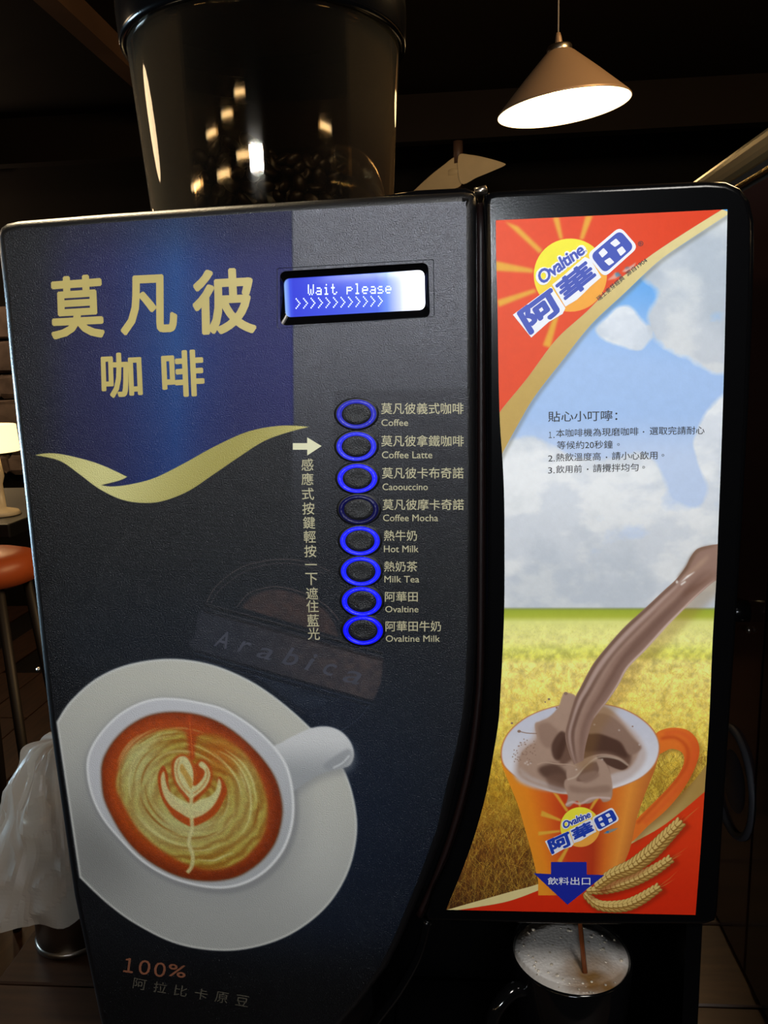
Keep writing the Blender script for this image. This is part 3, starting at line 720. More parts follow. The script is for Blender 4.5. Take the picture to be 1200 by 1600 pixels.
    for (x, y) in [(680, 200), (790, 225), (372, 372), (384, 378), (396, 372), (380, 366), (880, 290), (715, 355), (600, 400)]: p.poly(Z3(ell(x, y, 4, 3, .5, 8)), (240, 232, 228), .85, .6)
    # the pour
    L = catmull(ZP([(1175, 96), (1120, 104), (1060, 122), (1025, 165), (1000, 215), (950, 280), (890, 335), (800, 420), (690, 520), (600, 620), (520, 720), (455, 840), (425, 900), (395, 1000), (375, 1090), (395, 1180), (420, 1240)]), sub=6)
    R_ = catmull(ZP([(1175, 275), (1140, 297), (1100, 330), (1040, 385), (1000, 425), (960, 465), (920, 505), (880, 548), (790, 648), (700, 740), (650, 830), (600, 905), (560, 955), (520, 1010), (500, 1070), (480, 1150), (470, 1220)]), sub=6)
    p.poly(np.vstack([L + [8, 10], (R_ + [14, 14])[::-1]]), (150, 110, 60), 0.35, 8)
    p.poly(np.vstack([L, R_[::-1]]), (158, 126, 112), 1.0, 0.5)
    def lane(f, w, c, a, s, i0=0, i1=None):
        q = (L * (1 - f) + R_ * f)[i0:i1]; p.stroke(q, w, c, a, s, True)
    lane(.07, 5, (112, 84, 70), .8, 1.5, 20); lane(.2, 7, (196, 170, 160), .75, 2.5, 24); lane(.34, 6, (126, 98, 84), .7, 2.5, 40)
    lane(.46, 7, (190, 160, 144), .6, 3, 20); lane(.66, 16, (118, 88, 76), .75, 5, 6); lane(.82, 6, (140, 110, 98), .6, 2.5, 10)
    lane(.97, 3.4, (222, 196, 186), .85, 1.0, 4, 78); lane(.30, 5, (110, 80, 68), .7, 2, 60); lane(.55, 9, (172, 140, 124), .6, 3, 50)
    F2 = lambda pts, c, a=1.0, s=1.2: p.poly(catmull(ZP(pts), True, 5), c, a, s)
    F2([(1160, 104), (1110, 118), (1060, 140), (1030, 190), (1000, 240), (955, 275), (1000, 210), (1030, 155), (1070, 120), (1120, 106)], (110, 82, 62), .8, 3)
    F2([(1120, 150), (1060, 200), (1010, 250), (975, 290), (1040, 240), (1100, 190)], (190, 158, 134), .8, 4)
    F2([(1160, 240), (1100, 300), (1030, 350), (980, 370), (1010, 330), (1080, 290)], (120, 86, 70), .8, 5)
    p.stroke(ZP([(1048, 240), (1010, 265), (975, 295)]), 3.2, (250, 244, 240), .95, 1, True); p.stroke(ZP([(1000, 290), (975, 308)]), 2.4, (250, 244, 240), .95, .8)
    p.poly(ZP(ell(955, 293, 6, 8)), (250, 246, 242), .9, .8)
    # wheat ears
    def ear(axis, w0, n):
        A = catmull(Z3(axis), sub=10); A = np.array(A); seg = np.linalg.norm(np.diff(A, axis=0), axis=1); cum = np.r_[0, np.cumsum(seg)]
        def pt(t):
            s = t * cum[-1]; i = min(np.searchsorted(cum, s, side='right') - 1, len(A) - 2); u = (s - cum[i]) / seg[i]
            return A[i] * (1 - u) + A[i + 1] * u, (A[i + 1] - A[i]) / seg[i]
        p.stroke(A + np.array([3, 5]), w0 * 1.1, (120, 30, 10), .45, 4, False)
        for k in range(n):                                       # awns
            q, d = pt(0.3 + 0.7 * k / n); a = math.atan2(d[1], d[0]) + r.uniform(-.16, .16); ln = r.uniform(22, 42)
            e = q + np.array([math.cos(a), math.sin(a)]) * ln; p.stroke([q, (q + e) / 2 + r.uniform(-1, 1, 2), e], 1.0, (206, 128, 62), .65, .3, True)
        for k in range(n):
            t = 0.02 + 0.96 * k / n; q, d = pt(t); a = math.atan2(d[1], d[0]); wd = w0 * (0.55 + 0.75 * math.sin(math.pi * min(t * 0.75 + 0.12, 1)))
            for sgn in (-1, 1, 0):
                nrm = np.array([-d[1], d[0]]) * sgn * wd * 0.27; c = q + nrm; ang = a + sgn * 0.42
                p.poly(ell(c[0], c[1], wd * .42, wd * .20, ang, 12), (146, 106, 48), 1, .4)
                p.poly(ell(c[0] - 0.4, c[1] - 0.9, wd * .36, wd * .13, ang, 12), (224, 192, 116) if sgn < 1 else (198, 160, 88), 1, .5)
    ear([(640, 955), (700, 1003), (800, 1008), (880, 980), (985, 912)], 15, 17)
    ear([(650, 940), (740, 930), (850, 895), (950, 845), (1038, 785)], 15, 18)
    ear([(690, 920), (760, 870), (850, 830), (930, 770), (1000, 700), (1080, 618)], 19, 21)
    # top red field, sun and gold band
    bu = catmull(BAND_U, sub=6); bl = catmull(BAND_L, sub=6)
    p.stroke(bl + np.array([1.5, 2.0]), 6, (96, 96, 84), .45, 3)
    red = np.vstack([bu, [(740, 700), (740, 300), (1160, 290)]])
    p.poly(red, lambda x, y: mixc((222, 62, 24), (232, 82, 48), smooth(x * 0.6 + -y * 0.4, 560, 300)), 1.0, 0.3)
    sun(p, ZL, 1.6)
    ys, xs, mm = p.mask(red, .3)
    p.poly(np.vstack([bu, bl[::-1]]), lambda x, y: mixc((226, 210, 150), (196, 164, 92), smooth(y - 0.3 * x, 40, 400)), 1.0, 0.3)
    for q, c, a in [([(820, 500), (860, 465), (880, 440), (905, 470), (880, 490)], (226, 214, 206), .6), ([(875, 450), (900, 440), (925, 470), (885, 476)], (70, 140, 176), .8), ([(925, 440), (950, 415), (985, 400), (1030, 370), (1010, 410), (960, 440)], (214, 208, 206), .7), ([(945, 412), (965, 400), (985, 412), (955, 420)], (110, 120, 140), .8)]:
        p.poly(ZL(q), c, a, .8)
    for q, c, a in [([(870, 480), (905, 440), (960, 400), (1050, 365), (1010, 410), (930, 470)], (110, 150, 170), .7), ([(900, 446), (930, 430), (940, 455), (905, 462)], (50, 120, 190), .9)]:
        p.poly(to_mug(q), c, a, .5)
    p.img *= (1 + (N3 - .5) * 0.03)[..., None]
    return p
# ------------------------------------------------------------------ materials
M_BLACK = mat('gloss_black_plastic', (6, 6, 7), 0.16, spec=0.45)
M_SATIN = mat('satin_black_plastic', (6, 6, 7), 0.16, spec=0.25, bump=0.03, bscale=1100)
M_EDGE = mat('door_edge_plastic', (10, 10, 12), 0.36, spec=0.5, bump=0.2, bscale=1500)
M_MATT = mat('matt_black_plastic', (13, 13, 14), 0.55, spec=0.35, bump=0.2, bscale=500)
M_GOLD = mat('gold_print', (190, 172, 98), 0.42, spec=0.4, var=0.20, vscale=14)
M_GREYTXT = mat('pale_gold_print', (190, 184, 150), 0.5, spec=0.3, var=0.06, vscale=60)
M_COPPER = mat('dull_copper_print', (128, 80, 58), 0.5, spec=0.3, var=0.15, vscale=60)
M_DIMTXT = mat('dull_grey_print', (82, 78, 68), 0.5, spec=0.3, var=0.15, vscale=60)
M_STAMP = mat('faded_stamp_print', (70, 72, 84), 0.5, spec=0.3, var=0.2, vscale=90)
M_WOOD = mat('dark_wood', (60, 38, 22), 0.45, spec=0.4, var=0.45, vscale=6, stretch=(1.5, 14, 14), bump=0.15, bscale=120)
M_FLOORW = mat('floor_wood', (58, 38, 26), 0.5, spec=0.4, var=0.4, vscale=5, stretch=(12, 1.2, 12))
M_STEEL = mat('brushed_steel', (150, 140, 128), 0.3, metal=1.0, var=0.1, vscale=30)
M_WALL = mat('dark_plaster', (18, 14, 11), 0.85, spec=0.2, var=0.25, vscale=2.5)
M_CEIL = mat('dark_ceiling', (26, 18, 13), 0.8, spec=0.2, var=0.2, vscale=2.0)
M_BEAM = mat('beam_paint', (96, 70, 52), 0.7, spec=0.3, var=0.2, vscale=3)
M_STONE = mat('grey_stone', (124, 108, 98), 0.85, spec=0.25, var=0.4, vscale=9, bump=0.8, bscale=30)

# ------------------------------------------------------------------ room
def struct(o): o['kind'] = 'structure'; return o
floor = struct(box('floor', -3.4, 3.4, -4.6, 4.3, -0.06, -0.01, M_WALL))
for i in range(16):
    for j in range(3):
        x0 = -3.2 + i * 0.2; y0 = -0.6 + j * 1.6 + (0.5 if i % 2 else 0)
        if y0 + 1.59 > 4.2: continue
        box('plank', x0 + 0.002, x0 + 0.198, y0, y0 + 1.594, -0.012, 0.0, M_FLOORW, floor, r=0.002, seg=1)
ceiling = struct(box('ceiling', -3.4, 3.4, -4.6, 4.3, 2.6, 2.66, M_CEIL))
wall_back = struct(box('wall_back', -3.4, 3.4, 4.2, 4.3, 0.0, 2.6, M_WALL))
struct(box('wall_left', -3.5, -3.4, -4.6, 4.3, 0.0, 2.6, M_WALL))
struct(box('wall_right', 3.4, 3.5, -4.6, 4.3, 0.0, 2.6, M_WALL))
struct(box('wall_front', -3.4, 3.4, -4.7, -4.6, 0.0, 2.6, M_WALL))
for i, x in enumerate((-2.56, -1.16, 1.75)):
    struct(box('trim_%d' % (i + 1), x - 0.035, x + 0.035, -1.0, 4.1, 2.52, 2.6, M_BEAM))
zb_ = at_y(715, 221, 3.4).z
struct(box('trim_4', -3.3, 3.3, 3.36, 3.44, zb_, 2.6, M_CEIL))
# rough stones of the wall, in courses
r_ = np.random.RandomState(21); z = 0.85; k = 0
while z < 1.72:
    h = r_.uniform(0.12, 0.2); x = -3.15 + r_.uniform(0, 0.1)
    while x < -2.15:
        w = r_.uniform(0.16, 0.32)
        bm = bmesh.new(); bm_box(bm, x, x + w - 0.015, 4.13, 4.2, z, z + h - 0.015, 0.018, 2)
        for v in bm.verts:
            v.co += Vector((r_.uniform(-.008, .008), r_.uniform(-.012, .004) if v.co.y < 4.18 else 0, r_.uniform(-.008, .008)))
        link('stone', mesh_bm(bm, 'stone'), M_STONE, wall_back); x += w
    z += h

# ------------------------------------------------------------------ counter
ctr = empty('countertop', (0.3, 0.4, 0.0), 'dark brown wooden counter top the coffee machine stands on', 'counter')
y = -0.12; r_ = np.random.RandomState(4)
while y < 0.86:
    d = 0.098
    box('board', -0.409, 1.15, y, y + d - 0.0015, 0.86, 0.9 - r_.uniform(0, 0.0006), M_WOOD, ctr, r=0.0015, seg=1); y += d
box('cabinet_base', -0.38, 1.1, -0.08, 0.84, 0.0, 0.862, M_MATT, ctr)

# ------------------------------------------------------------------ coffee machine
mach = empty('coffee_machine', (-0.04, 0.2, 0.9), 'black countertop coffee vending machine with printed front and lit blue key rings', 'coffee machine')
door_print = paint_door(); poster_print = paint_poster()
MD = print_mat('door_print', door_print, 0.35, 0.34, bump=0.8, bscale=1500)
MP = print_mat('poster_print', poster_print, 0.45, 0.15, bump=0.10, bscale=700)

TOPZ = 1.508
# shell behind the two front pieces, with the serving bay left open
bm = bmesh.new()
bm_box(bm, -0.226, 0.143, 0.013, 0.43, 1.118, TOPZ, 0.004)
bm_box(bm, -0.224, -0.052, 0.013, 0.43, 0.925, 1.118, 0.0)
bm_box(bm, 0.133, 0.142, 0.004, 0.43, 0.925, 1.118, 0.0)
bm_box(bm, -0.052, 0.133, 0.135, 0.43, 0.925, 1.118, 0.0)
bm_box(bm, -0.052, 0.133, 0.004, 0.135, 0.925, 0.948, 0.0)
link('body', mesh_bm(bm, 'body'), M_BLACK, mach)
for sx in (-0.2, 0.115):
    for sy in (0.05, 0.39):
        link('foot', lathe_me([(0, 0), (0.014, 0), (0.016, 0.008), (0.013, 0.026), (0, 0.026)], 20, (sx, sy, 0.9)), M_MATT, mach)
# raised rear cover behind the top edge
slab('top_cover', plane_pts([(560, 318), (600, 303), (650, 295), (728, 291), (742, 297), (748, 306), (748, 330), (560, 330)], 0.014), 0.014, 0.1, 0.004, M_SATIN, mach)

DOOR = [(-9, 368), (-4, 354), (6, 347), (24, 343), (160, 332), (290, 323), (408, 315), (600, 303.5), (722, 297), (738, 299), (744, 306), (745, 325), (746, 600), (745, 1000), (741, 1075), (736, 1125), (726, 1175), (713, 1225),
        (696, 1300), (666, 1380), (626, 1475), (606, 1515), (566, 1568), (536, 1604), (480, 1680), (440, 1750), (430, 1800), (220, 1800), (195, 1760), (182, 1720), (152, 1594), (112, 1403), (79, 1175), (74, 1140), (52, 940), (30, 740), (22, 672), (10, 560), (2, 470)]
HOLE = round_corners(plane_pts([(437, 424), (669, 410), (672, 496), (438, 509)]), 0.0035)
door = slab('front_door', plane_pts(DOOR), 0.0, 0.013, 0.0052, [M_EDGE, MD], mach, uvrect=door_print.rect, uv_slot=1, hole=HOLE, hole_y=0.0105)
# display: black surround, lit screen, dot-matrix characters
OUT = round_corners(plane_pts([(437, 424), (669, 410), (672, 496), (438, 509)]) * 1.0, 0.0035)
INN_ = round_corners(plane_pts([(443, 435.5), (663, 421.5), (664.5, 484), (446, 496)], 0.003), 0.0034)
def ring_prism(name, outer, inner, y0, y1, m, parent):
    bm = bmesh.new(); n = len(outer)
    A = [bm.verts.new((p[0], y0, p[1])) for p in outer]; B = [bm.verts.new((p[0], y0 + 0.0022, p[1])) for p in inner]
    A2 = [bm.verts.new((p[0], y1, p[1])) for p in outer]; B2 = [bm.verts.new((p[0], y1, p[1])) for p in inner]
    for k in range(n):
        j = (k + 1) % n
        bm.faces.new((A[k], A[j], B[j], B[k])); bm.faces.new((B[k], B[j], B2[j], B2[k])); bm.faces.new((A2[k], A2[j], A[j], A[k]))
    return link(name, mesh_bm(bm, name), m, parent)
lcd = ring_prism('display_frame', OUT, INN_, 0.0006, 0.0085, M_BLACK, mach)
ms = bpy.data.materials.new('blue_display'); ms.use_nodes = True; nt = ms.node_tree; b = nt.nodes['Principled BSDF']
b.inputs['Base Color'].default_value = rgb((20, 24, 90)); b.inputs['Roughness'].default_value = 0.05
tc = nt.nodes.new('ShaderNodeTexCoord'); sp = nt.nodes.new('ShaderNodeSeparateXYZ'); mr = nt.nodes.new('ShaderNodeMapRange'); rp = nt.nodes.new('ShaderNodeValToRGB')
nt.links.new(tc.outputs['Object'], sp.inputs[0]); nt.links.new(sp.outputs['X'], mr.inputs['Value'])
xa, xb = at_y(443, 460).x, at_y(664, 460).x
mr.inputs['From Min'].default_value = xa; mr.inputs['From Max'].default_value = xb
cr = rp.color_ramp; cr.elements[0].position = 0; cr.elements[0].color = rgb((150, 190, 255))
cr.elements[1].position = 1; cr.elements[1].color = (3, 3, 3.4, 1)
for pos, c in ((0.035, (72, 92, 232)), (0.06, (62, 72, 216)), (0.35, (70, 88, 224)), (0.66, (84, 112, 234)), (0.73, (120, 156, 246)), (0.82, (225, 236, 255))):
    e = cr.elements.new(pos); e.color = rgb(c)
nt.links.new(mr.outputs[0], rp.inputs['Fac']); nt.links.new(rp.outputs[0], b.inputs['Emission Color']); b.inputs['Emission Strength'].default_value = 0.95
bm = bmesh.new(); P2 = INN_ + (INN_ - INN_.mean(0)) * 0.02
f = bm.faces.new([bm.verts.new((p[0], 0.0042, p[1])) for p in P2]); f2 = [bm.verts.new((p[0], 0.0085, p[1])) for p in P2]
bm.faces.new(f2[::-1]); fv = list(f.verts); n = len(fv)
for k in range(n): bm.faces.new((fv[k], f2[k], f2[(k + 1) % n], fv[(k + 1) % n]))
link('display_screen', mesh_bm(bm, 'display_screen'), ms, lcd)
FONT = {'W': ['10001', '10001', '10001', '10101', '10101', '10101', '01010'], 'a': ['00000', '00000', '01110', '00001', '01111', '10001', '01111'],
        'i': ['00100', '00000', '01100', '00100', '00100', '00100', '01110'], 't': ['01000', '01000', '11100', '01000', '01000', '01001', '00110'],
        'p': ['00000', '00000', '11110', '10001', '11110', '10000', '10000'], 'l': ['01100', '00100', '00100', '00100', '00100', '00100', '01110'],
        'e': ['00000', '00000', '01110', '10001', '11111', '10000', '01110'], 's': ['00000', '00000', '01110', '10000', '01110', '00001', '11110'],
        '>': ['01000', '00100', '00010', '00001', '00010', '00100', '01000']}
V, F = [], []
def dots(txt, x0, y0, pitch, slope, w=9.6, h=17.0):
    for i, ch in enumerate(txt):
        if ch == ' ': continue
        for r0, row in enumerate(FONT[ch]):
            for c0, bit in enumerate(row):
                if bit == '1':
                    x = x0 + i * pitch + c0 * w / 5; y = y0 + (x - x0) * slope + r0 * h / 7; b0 = len(V)
                    for dx, dy in ((0, 0), (1, 0), (1, 1), (0, 1)):
                        v = at_y(x + dx * w / 5 * 0.92, y + dy * h / 7 * 0.90, 0.0040); V.append((v.x, 0.0040, v.z))
                    F.append((b0, b0 + 1, b0 + 2, b0 + 3))
dots('Wait please', 481, 444.5, 12.1, -0.022); dots('>>>>>>>>>>>>', 460, 466, 11.7, -0.030)
me = bpy.data.meshes.new('display_text'); me.from_pydata(V, [], F); me.update()
link('display_text', me, mat('lit_dots', (200, 210, 255), 0.5, emis=(206, 222, 255), estr=0.9), lcd)
# thin clear film edge round the opening
ring_prism('film_edge', round_corners(plane_pts([(433, 419), (678, 405), (679, 494), (433, 513)]), 0.001), round_corners(plane_pts([(436, 422), (672, 408.5), (674, 497), (436, 510.5)]), 0.001), -0.0005, 0.0005, mat('clear_film', (70, 72, 78), 0.25), mach)

# touch keys: dark dish, lit ring, domed cap
KEYS = [(557, 647, 1.0, 1), (557, 697.5, 1.0, 1.25), (558.5, 747.5, 1.0, 1.7), (560.5, 796, 1.0, 0.07), (562.5, 845, 1.0, 2.1), (563.8, 892.5, 1.0, 2.3), (565.3, 939.5, 1.0, 2.5), (567.2, 984.6, 1.0, 2.5)]
def ellipse_lathe(cx, cz, rx, rz, prof, seg=56):
    """prof: (radius factor, y)"""
    bm = bmesh.new(); R = []
    for f, y in prof:
        if f == 0: R.append([bm.verts.new((cx, y, cz))])
        else: R.append([bm.verts.new((cx + rx * f * math.cos(2 * math.pi * k / seg), y, cz + rz * f * math.sin(2 * math.pi * k / seg))) for k in range(seg)])
    for A, B in zip(R[:-1], R[1:]):
        for k in range(seg):
            j = (k + 1) % seg
            if len(A) == 1: bm.faces.new((A[0], B[k], B[j]))
            elif len(B) == 1: bm.faces.new((A[k], A[j], B[0]))
            else: bm.faces.new((A[k], A[j], B[j], B[k]))
    return mesh_bm(bm)
for i, (px, py, s, st) in enumerate(KEYS):
    c = at_y(px, py); rx = (at_y(px + 31, py).x - at_y(px - 31, py).x) / 2; rz = (at_y(px, py - 22.6).z - at_y(px, py + 22.6).z) / 2
    key = link('touch_key', ellipse_lathe(c.x, c.z, rx, rz, [(1.13, -0.00005), (1.09, -0.0003), (1.03, -0.0004), (0.6, -0.0004), (0, -0.0004)]), mat('key_dish', (6, 6, 8), 0.42, spec=0.3), mach, smooth=True)
    rm = mat('ring_glow_%s' % ['faint', 'soft', 'mid', 'off', 'lit', 'bright', 'full', 'full_low'][i], (8, 8, 60), 0.35, emis=[(62, 66, 235), (52, 58, 250), (38, 40, 255), (40, 40, 160), (30, 36, 255), (24, 34, 255), (18, 26, 255), (10, 14, 255)][i], estr=[0.55, 0.8, 1.0, 0.07, 1.05, 1.1, 1.15, 1.15][i], bump=0.3, bscale=900)
    o = link('light_ring', ellipse_lathe(c.x, c.z, rx, rz, [(1.0, -0.0004), (0.96, -0.0013), (0.88, -0.0017), (0.80, -0.0013), (0.745, -0.0004)]), rm, key, smooth=True)
    if i == 3: o['label'] = 'unlit dark ring'
    link('key_cap', ellipse_lathe(c.x, c.z, rx, rz, [(0.74, -0.0004), (0.68, -0.0008), (0.45, -0.0007), (0.2, -0.0005), (0, -0.0005)]), mat('key_cap_film', (14, 14, 16), 0.38, spec=0.4, bump=0.35, bscale=1500), key, smooth=True)

# lettering on the door
YT = -0.00016
text('brand_lettering', [('莫', (80, 436), (158, 430), (162, 525), (83, 528)), ('凡', (192, 434), (274, 430), (275, 519), (191, 522)), ('彼', (303, 425), (393, 420), (399, 518), (304, 521))], YT, M_GOLD, mach, bold=0.030)
text('coffee_lettering', [('咖', (159, 554), (219, 551), (222, 619), (161, 621)), ('啡', (253, 551), (316, 547), (319, 617), (256, 620))], YT, M_GOLD, mach, bold=0.026)
LBL = [('莫凡彼義式咖啡', 595.6, 724, 647, 17.5), ('Coffee', 596, 637.6, 665.5, 10.4), ('莫凡彼拿鐵咖啡', 595.8, 724.5, 697.5, 17.5), ('Coffee Latte', 596.8, 675.4, 716, 10.8),
       ('莫凡彼卡布奇諾', 597, 724.2, 747.6, 17.2), ('Caoouccino', 597.7, 668.5, 765.8, 10.4), ('莫凡彼摩卡奇諾', 598, 724.6, 796.8, 17), ('Coffee Mocha', 598.6, 684.4, 814.3, 10.4),
       ('熱牛奶', 600, 651.4, 845, 16.5), ('Hot Milk', 600, 654, 862.8, 10.4), ('熱奶茶', 600.4, 652, 893, 16.2), ('Milk Tea', 600.7, 655, 910, 10.2),
       ('阿華田', 601.6, 652.6, 940, 15.8), ('Ovaltine', 602, 653.8, 956.6, 9.8), ('阿華田牛奶', 602.5, 689, 986.4, 16.2), ('Ovaltine Milk', 602.8, 687.4, 1002.6, 10)]
text('key_lettering', [(b_, *quad(xa_, yb_, xb_, yb_, h_)) for b_, xa_, xb_, yb_, h_ in LBL], YT, M_GREYTXT, mach, bold=0.006)
vt = [(267, 420), (267, 495), (270, 572), (272, 648), (276, 722), (279, 795), (282, 870), (286, 940), (288, 1015), (291, 1090), (294, 1157), (297, 1230), (300, 1300)]
it = []
for ch, (zx, zy) in zip('感應式按鍵輕按一下遮住藍光', vt):
    cx, cy = 400 + zx / 3.333, 600 + zy / 3.333; hh = 9.4 if ch != '一' else 0.9
    it.append((ch, (cx - 9.3, cy - hh), (cx + 9.3, cy - hh), (cx + 9.8, cy + hh), (cx - 8.8, cy + hh)))
text('instruction_lettering', it, YT, M_GREYTXT, mach, bold=0.006)
link('printed_arrow', flat_me([plane_pts(zc([(192, 308), (267, 308), (267, 278), (342, 323), (267, 372), (267, 342), (192, 342)], 400, 600, 3.3333))], YT), mat('arrow_print', (226, 224, 186), 0.5), mach)
text('percent_lettering', [('１', *quad_n(193, 1518, 207, 1520, 22)), ('０', *quad_n(216, 1521, 233, 1523.4, 22)), ('０', *quad_n(240, 1524.6, 257, 1527, 22)), ('%', *quad_n(262, 1524, 289, 1528, 19))], YT, M_COPPER, mach, bold=0.02)
it = []
for k, ch in enumerate('阿拉比卡原豆'):
    x = 207 + k * 32; y = 1544 + k * 5.2; it.append((ch, *quad_n(x, y, x + 20, y + 3.4, 17)))
text('origin_lettering', it, YT, M_DIMTXT, mach)
it = []
for ch, (zx, zy, w, h) in zip('Arabica', [(190, 560, 70, 92), (320, 590, 66, 62), (425, 622, 78, 62), (565, 658, 80, 100), (690, 690, 50, 96), (790, 715, 66, 66), (900, 755, 90, 70)]):
    x0, y0 = 280 + zx / 3.53, 850 + zy / 3.53; it.append((ch, *quad_n(x0, y0, x0 + w / 3.53, y0 + w / 3.53 * 0.26, h / 3.53)))
text('stamp_lettering', it, YT, M_STAMP, mach, shear=0.28, bold=0.012)
link('side_screw', lathe_me([(0, 0), (0.0011, 0), (0.0014, 0.0006), (0, 0.001)], 16, (at_y(66, 1046).x - 0.002, 0.0, at_y(66, 1046).z), tilt=Matrix.Rotation(math.radians(70), 3, 'X')), M_STEEL, mach, smooth=True)

# poster module
MOD = [(757, 302), (775, 297.5), (1000, 286.5), (1105, 281.5), (1135, 283), (1158, 293), (1173, 313), (1180, 345), (1180, 400), (1177, 500), (1171, 640), (1162, 800), (1150, 1000), (1136, 1200), (1122, 1425), (1118, 1440), (1100, 1446), (900, 1446), (700, 1441), (668, 1440),
       (664, 1430), (674, 1400), (700, 1345), (722, 1280), (742, 1200), (752, 1120), (757, 1040), (758, 940), (759, 700), (757, 400), (755, 320)]
slab('poster_module', plane_pts(MOD), -0.001, 0.014, 0.0035, M_SATIN, mach)
pl = catmull(POST_L, sub=4); pr = catmull(POST_R, sub=4)
film = flat_me([plane_pts(np.vstack([pl, pr[::-1]]))], -0.0014, poster_print.rect)
po = link('poster', film, MP, mach)
# groove between door and module: strip with a reddish reflection put into its colour
link('groove_strip', tube_me([at_y(x, y, 0.0095) for x, y in catmull([(751, 318), (752, 600), (751, 1000), (747, 1100), (733, 1200), (710, 1290), (682, 1370), (655, 1430)], sub=4)], 0.0022, 8), mat('groove_reflection', (22, 9, 8), 0.45, spec=0.3), mach, smooth=True)
link('bay_lip', tube_me([at_y(x, y, 0.006) for x, y in catmull([(668, 1436), (655, 1490), (625, 1546), (585, 1600), (530, 1680)], sub=5)], 0.0028, 10), M_BLACK, mach, smooth=True)
link('corner_glint_pin', lathe_me([(0, 0), (0.0022, 0.0003), (0.0022, 0.006), (0, 0.0066)], 14, tuple(at_y(741, 301, 0.002)), tilt=Matrix.Rotation(math.radians(80), 3, 'Y')), M_STEEL, mach, smooth=True)  # small steel pin added for the glint at the door corner

# poster lettering and logo
M_BLUE = mat('logo_blue', (24, 60, 178), 0.45); M_WHITE = mat('logo_white', (236, 238, 246), 0.45); M_INK = mat('black_ink', (26, 26, 30), 0.5)
def logo(T, parent, y):
    backs = [[(143, 748), (418, 546), (520, 700), (500, 742), (400, 800), (275, 912)],
             [(425, 532), (518, 456), (585, 395), (660, 332), (700, 350), (778, 478), (700, 545), (645, 600), (602, 640), (520, 690)],
             round_corners([(672, 318), (912, 114), (1044, 262), (800, 482)], 50)]
    bm = bmesh.new()
    for k, q in enumerate(backs):
        qq = plane_pts(T(q)); qq = qq[::-1] if poly_area(qq) < 0 else qq
        bm.faces.new([bm.verts.new((a_, y + k * 0.00001, b_)) for a_, b_ in qq])
    bm.normal_update(); bmesh.ops.triangulate(bm, faces=bm.faces); me_ = bpy.data.meshes.new('logo_backing'); bm.to_mesh(me_); bm.free()
    o = link('logo_backing', me_, M_WHITE, parent)
    x12 = plane_pts(T(round_corners([(698, 322), (912, 140), (1016, 262), (802, 452)], 46)))
    blue = [x12, plane_pts(T([(178, 748), (232, 706), (306, 850), (266, 882)]))]
    link('logo_blue', flat_me(blue[:1], y - 0.00008), M_BLUE, parent)
    holes = [round_corners(list(np.array(h).mean(0) + (np.array(h) - np.array(h).mean(0)) * 1.18), 8) for h in ([(762, 303), (793, 273), (820, 302), (785, 334)], [(845, 234), (882, 205), (910, 234), (876, 258)], [(803, 363), (838, 341), (866, 370), (833, 392)], [(893, 284), (926, 260), (951, 292), (917, 322)])]
    link('logo_windows', flat_me([plane_pts(T(h)) for h in holes], y - 0.00016), M_WHITE, parent)
    q = T([(180, 735), (412, 560), (498, 705), (270, 884)]); q2 = T([(445, 530), (660, 358), (752, 480), (528, 658)])
    text('logo_lettering', [('阿', *q)], y - 0.00008, M_BLUE, parent, bold=0.062)
    text('logo_lettering', [('華', *q2)], y - 0.00008, M_BLUE, parent, bold=0.046)
    ov = T([(312, 448), (622, 232), (662, 304), (352, 534)]); g = 0.11
    def arc(co):                                               # the word swells a little in the middle
        return co
    oo = [np.array(v) for v in ov]; c = sum(oo) / 4; big = [tuple(c + (v - c) * 1.05) for v in oo]
    text('logo_word_outline', [('Ovaltine', *big, 0.92)], y, M_WHITE, parent, bold=0.13)
    text('logo_word', [('Ovaltine', *ov, 0.92)], y - 0.00008, M_BLUE, parent, bold=0.038)
logo(ZL, po, -0.00155); logo(to_mug, po, -0.00155)
def tiny(b_, x0, y0, x1, y1, h): return (b_, *quad_n(770 + x0 / 4.615, 330 + y0 / 4.615, 770 + x1 / 4.615, 330 + y1 / 4.615, h / 4.615))
text('slogan_lettering', [tiny('瑞士麥芽經典', 762, 652, 950, 492, 36), tiny('源自1904', 968, 474, 1112, 366, 36), tiny('®', 1052, 262, 1086, 244, 36), tiny('®', 664, 298, 676, 292, 12)], -0.00155, M_INK, po, bold=0.012)
def N(b_, x0, x1, y0, y1, h): return (b_, *quad(780 + x0 / 3.3333, 600 + y0 / 3.3333, 780 + x1 / 3.3333, 600 + y1 / 3.3333, h / 3.3333))
text('notice_lettering', [N('貼心小叮嚀：', 253, 612, 196, 190, 54), N('１', 256, 272, 280, 280, 32), N('.', 280, 286, 280, 280, 6), N('本咖啡機為現磨咖啡', 294, 722, 276, 266, 42), N('・', 744, 752, 252, 252, 8), N('選取完請耐心', 780, 1064, 264, 260, 42), N('等候約20秒鐘', 299, 588, 338, 334, 42), N('。', 611, 624, 320, 320, 13),
                              N('2.', 253, 287, 402, 401, 32), N('熱飲溫度高', 294, 526, 402, 396, 42), N('・', 552, 560, 384, 384, 8), N('請小心飲用', 584, 820, 394, 390, 42), N('。', 842, 855, 376, 376, 13),
                              N('3.', 253, 287, 464, 463, 32), N('飲用前', 294, 428, 463, 459, 40), N('・', 454, 462, 446, 446, 8), N('請攪拌均勻', 486, 722, 458, 452, 42), N('。', 742, 755, 438, 438, 13)], -0.00155, M_INK, po, bold=0.004)
ar = link('outlet_arrow', flat_me([plane_pts(Z3([(487, 812), (645, 812), (646, 868), (725, 870), (560, 1002), (410, 862), (487, 866)]))], -0.0016), mat('arrow_blue', (22, 36, 160), 0.45), po)
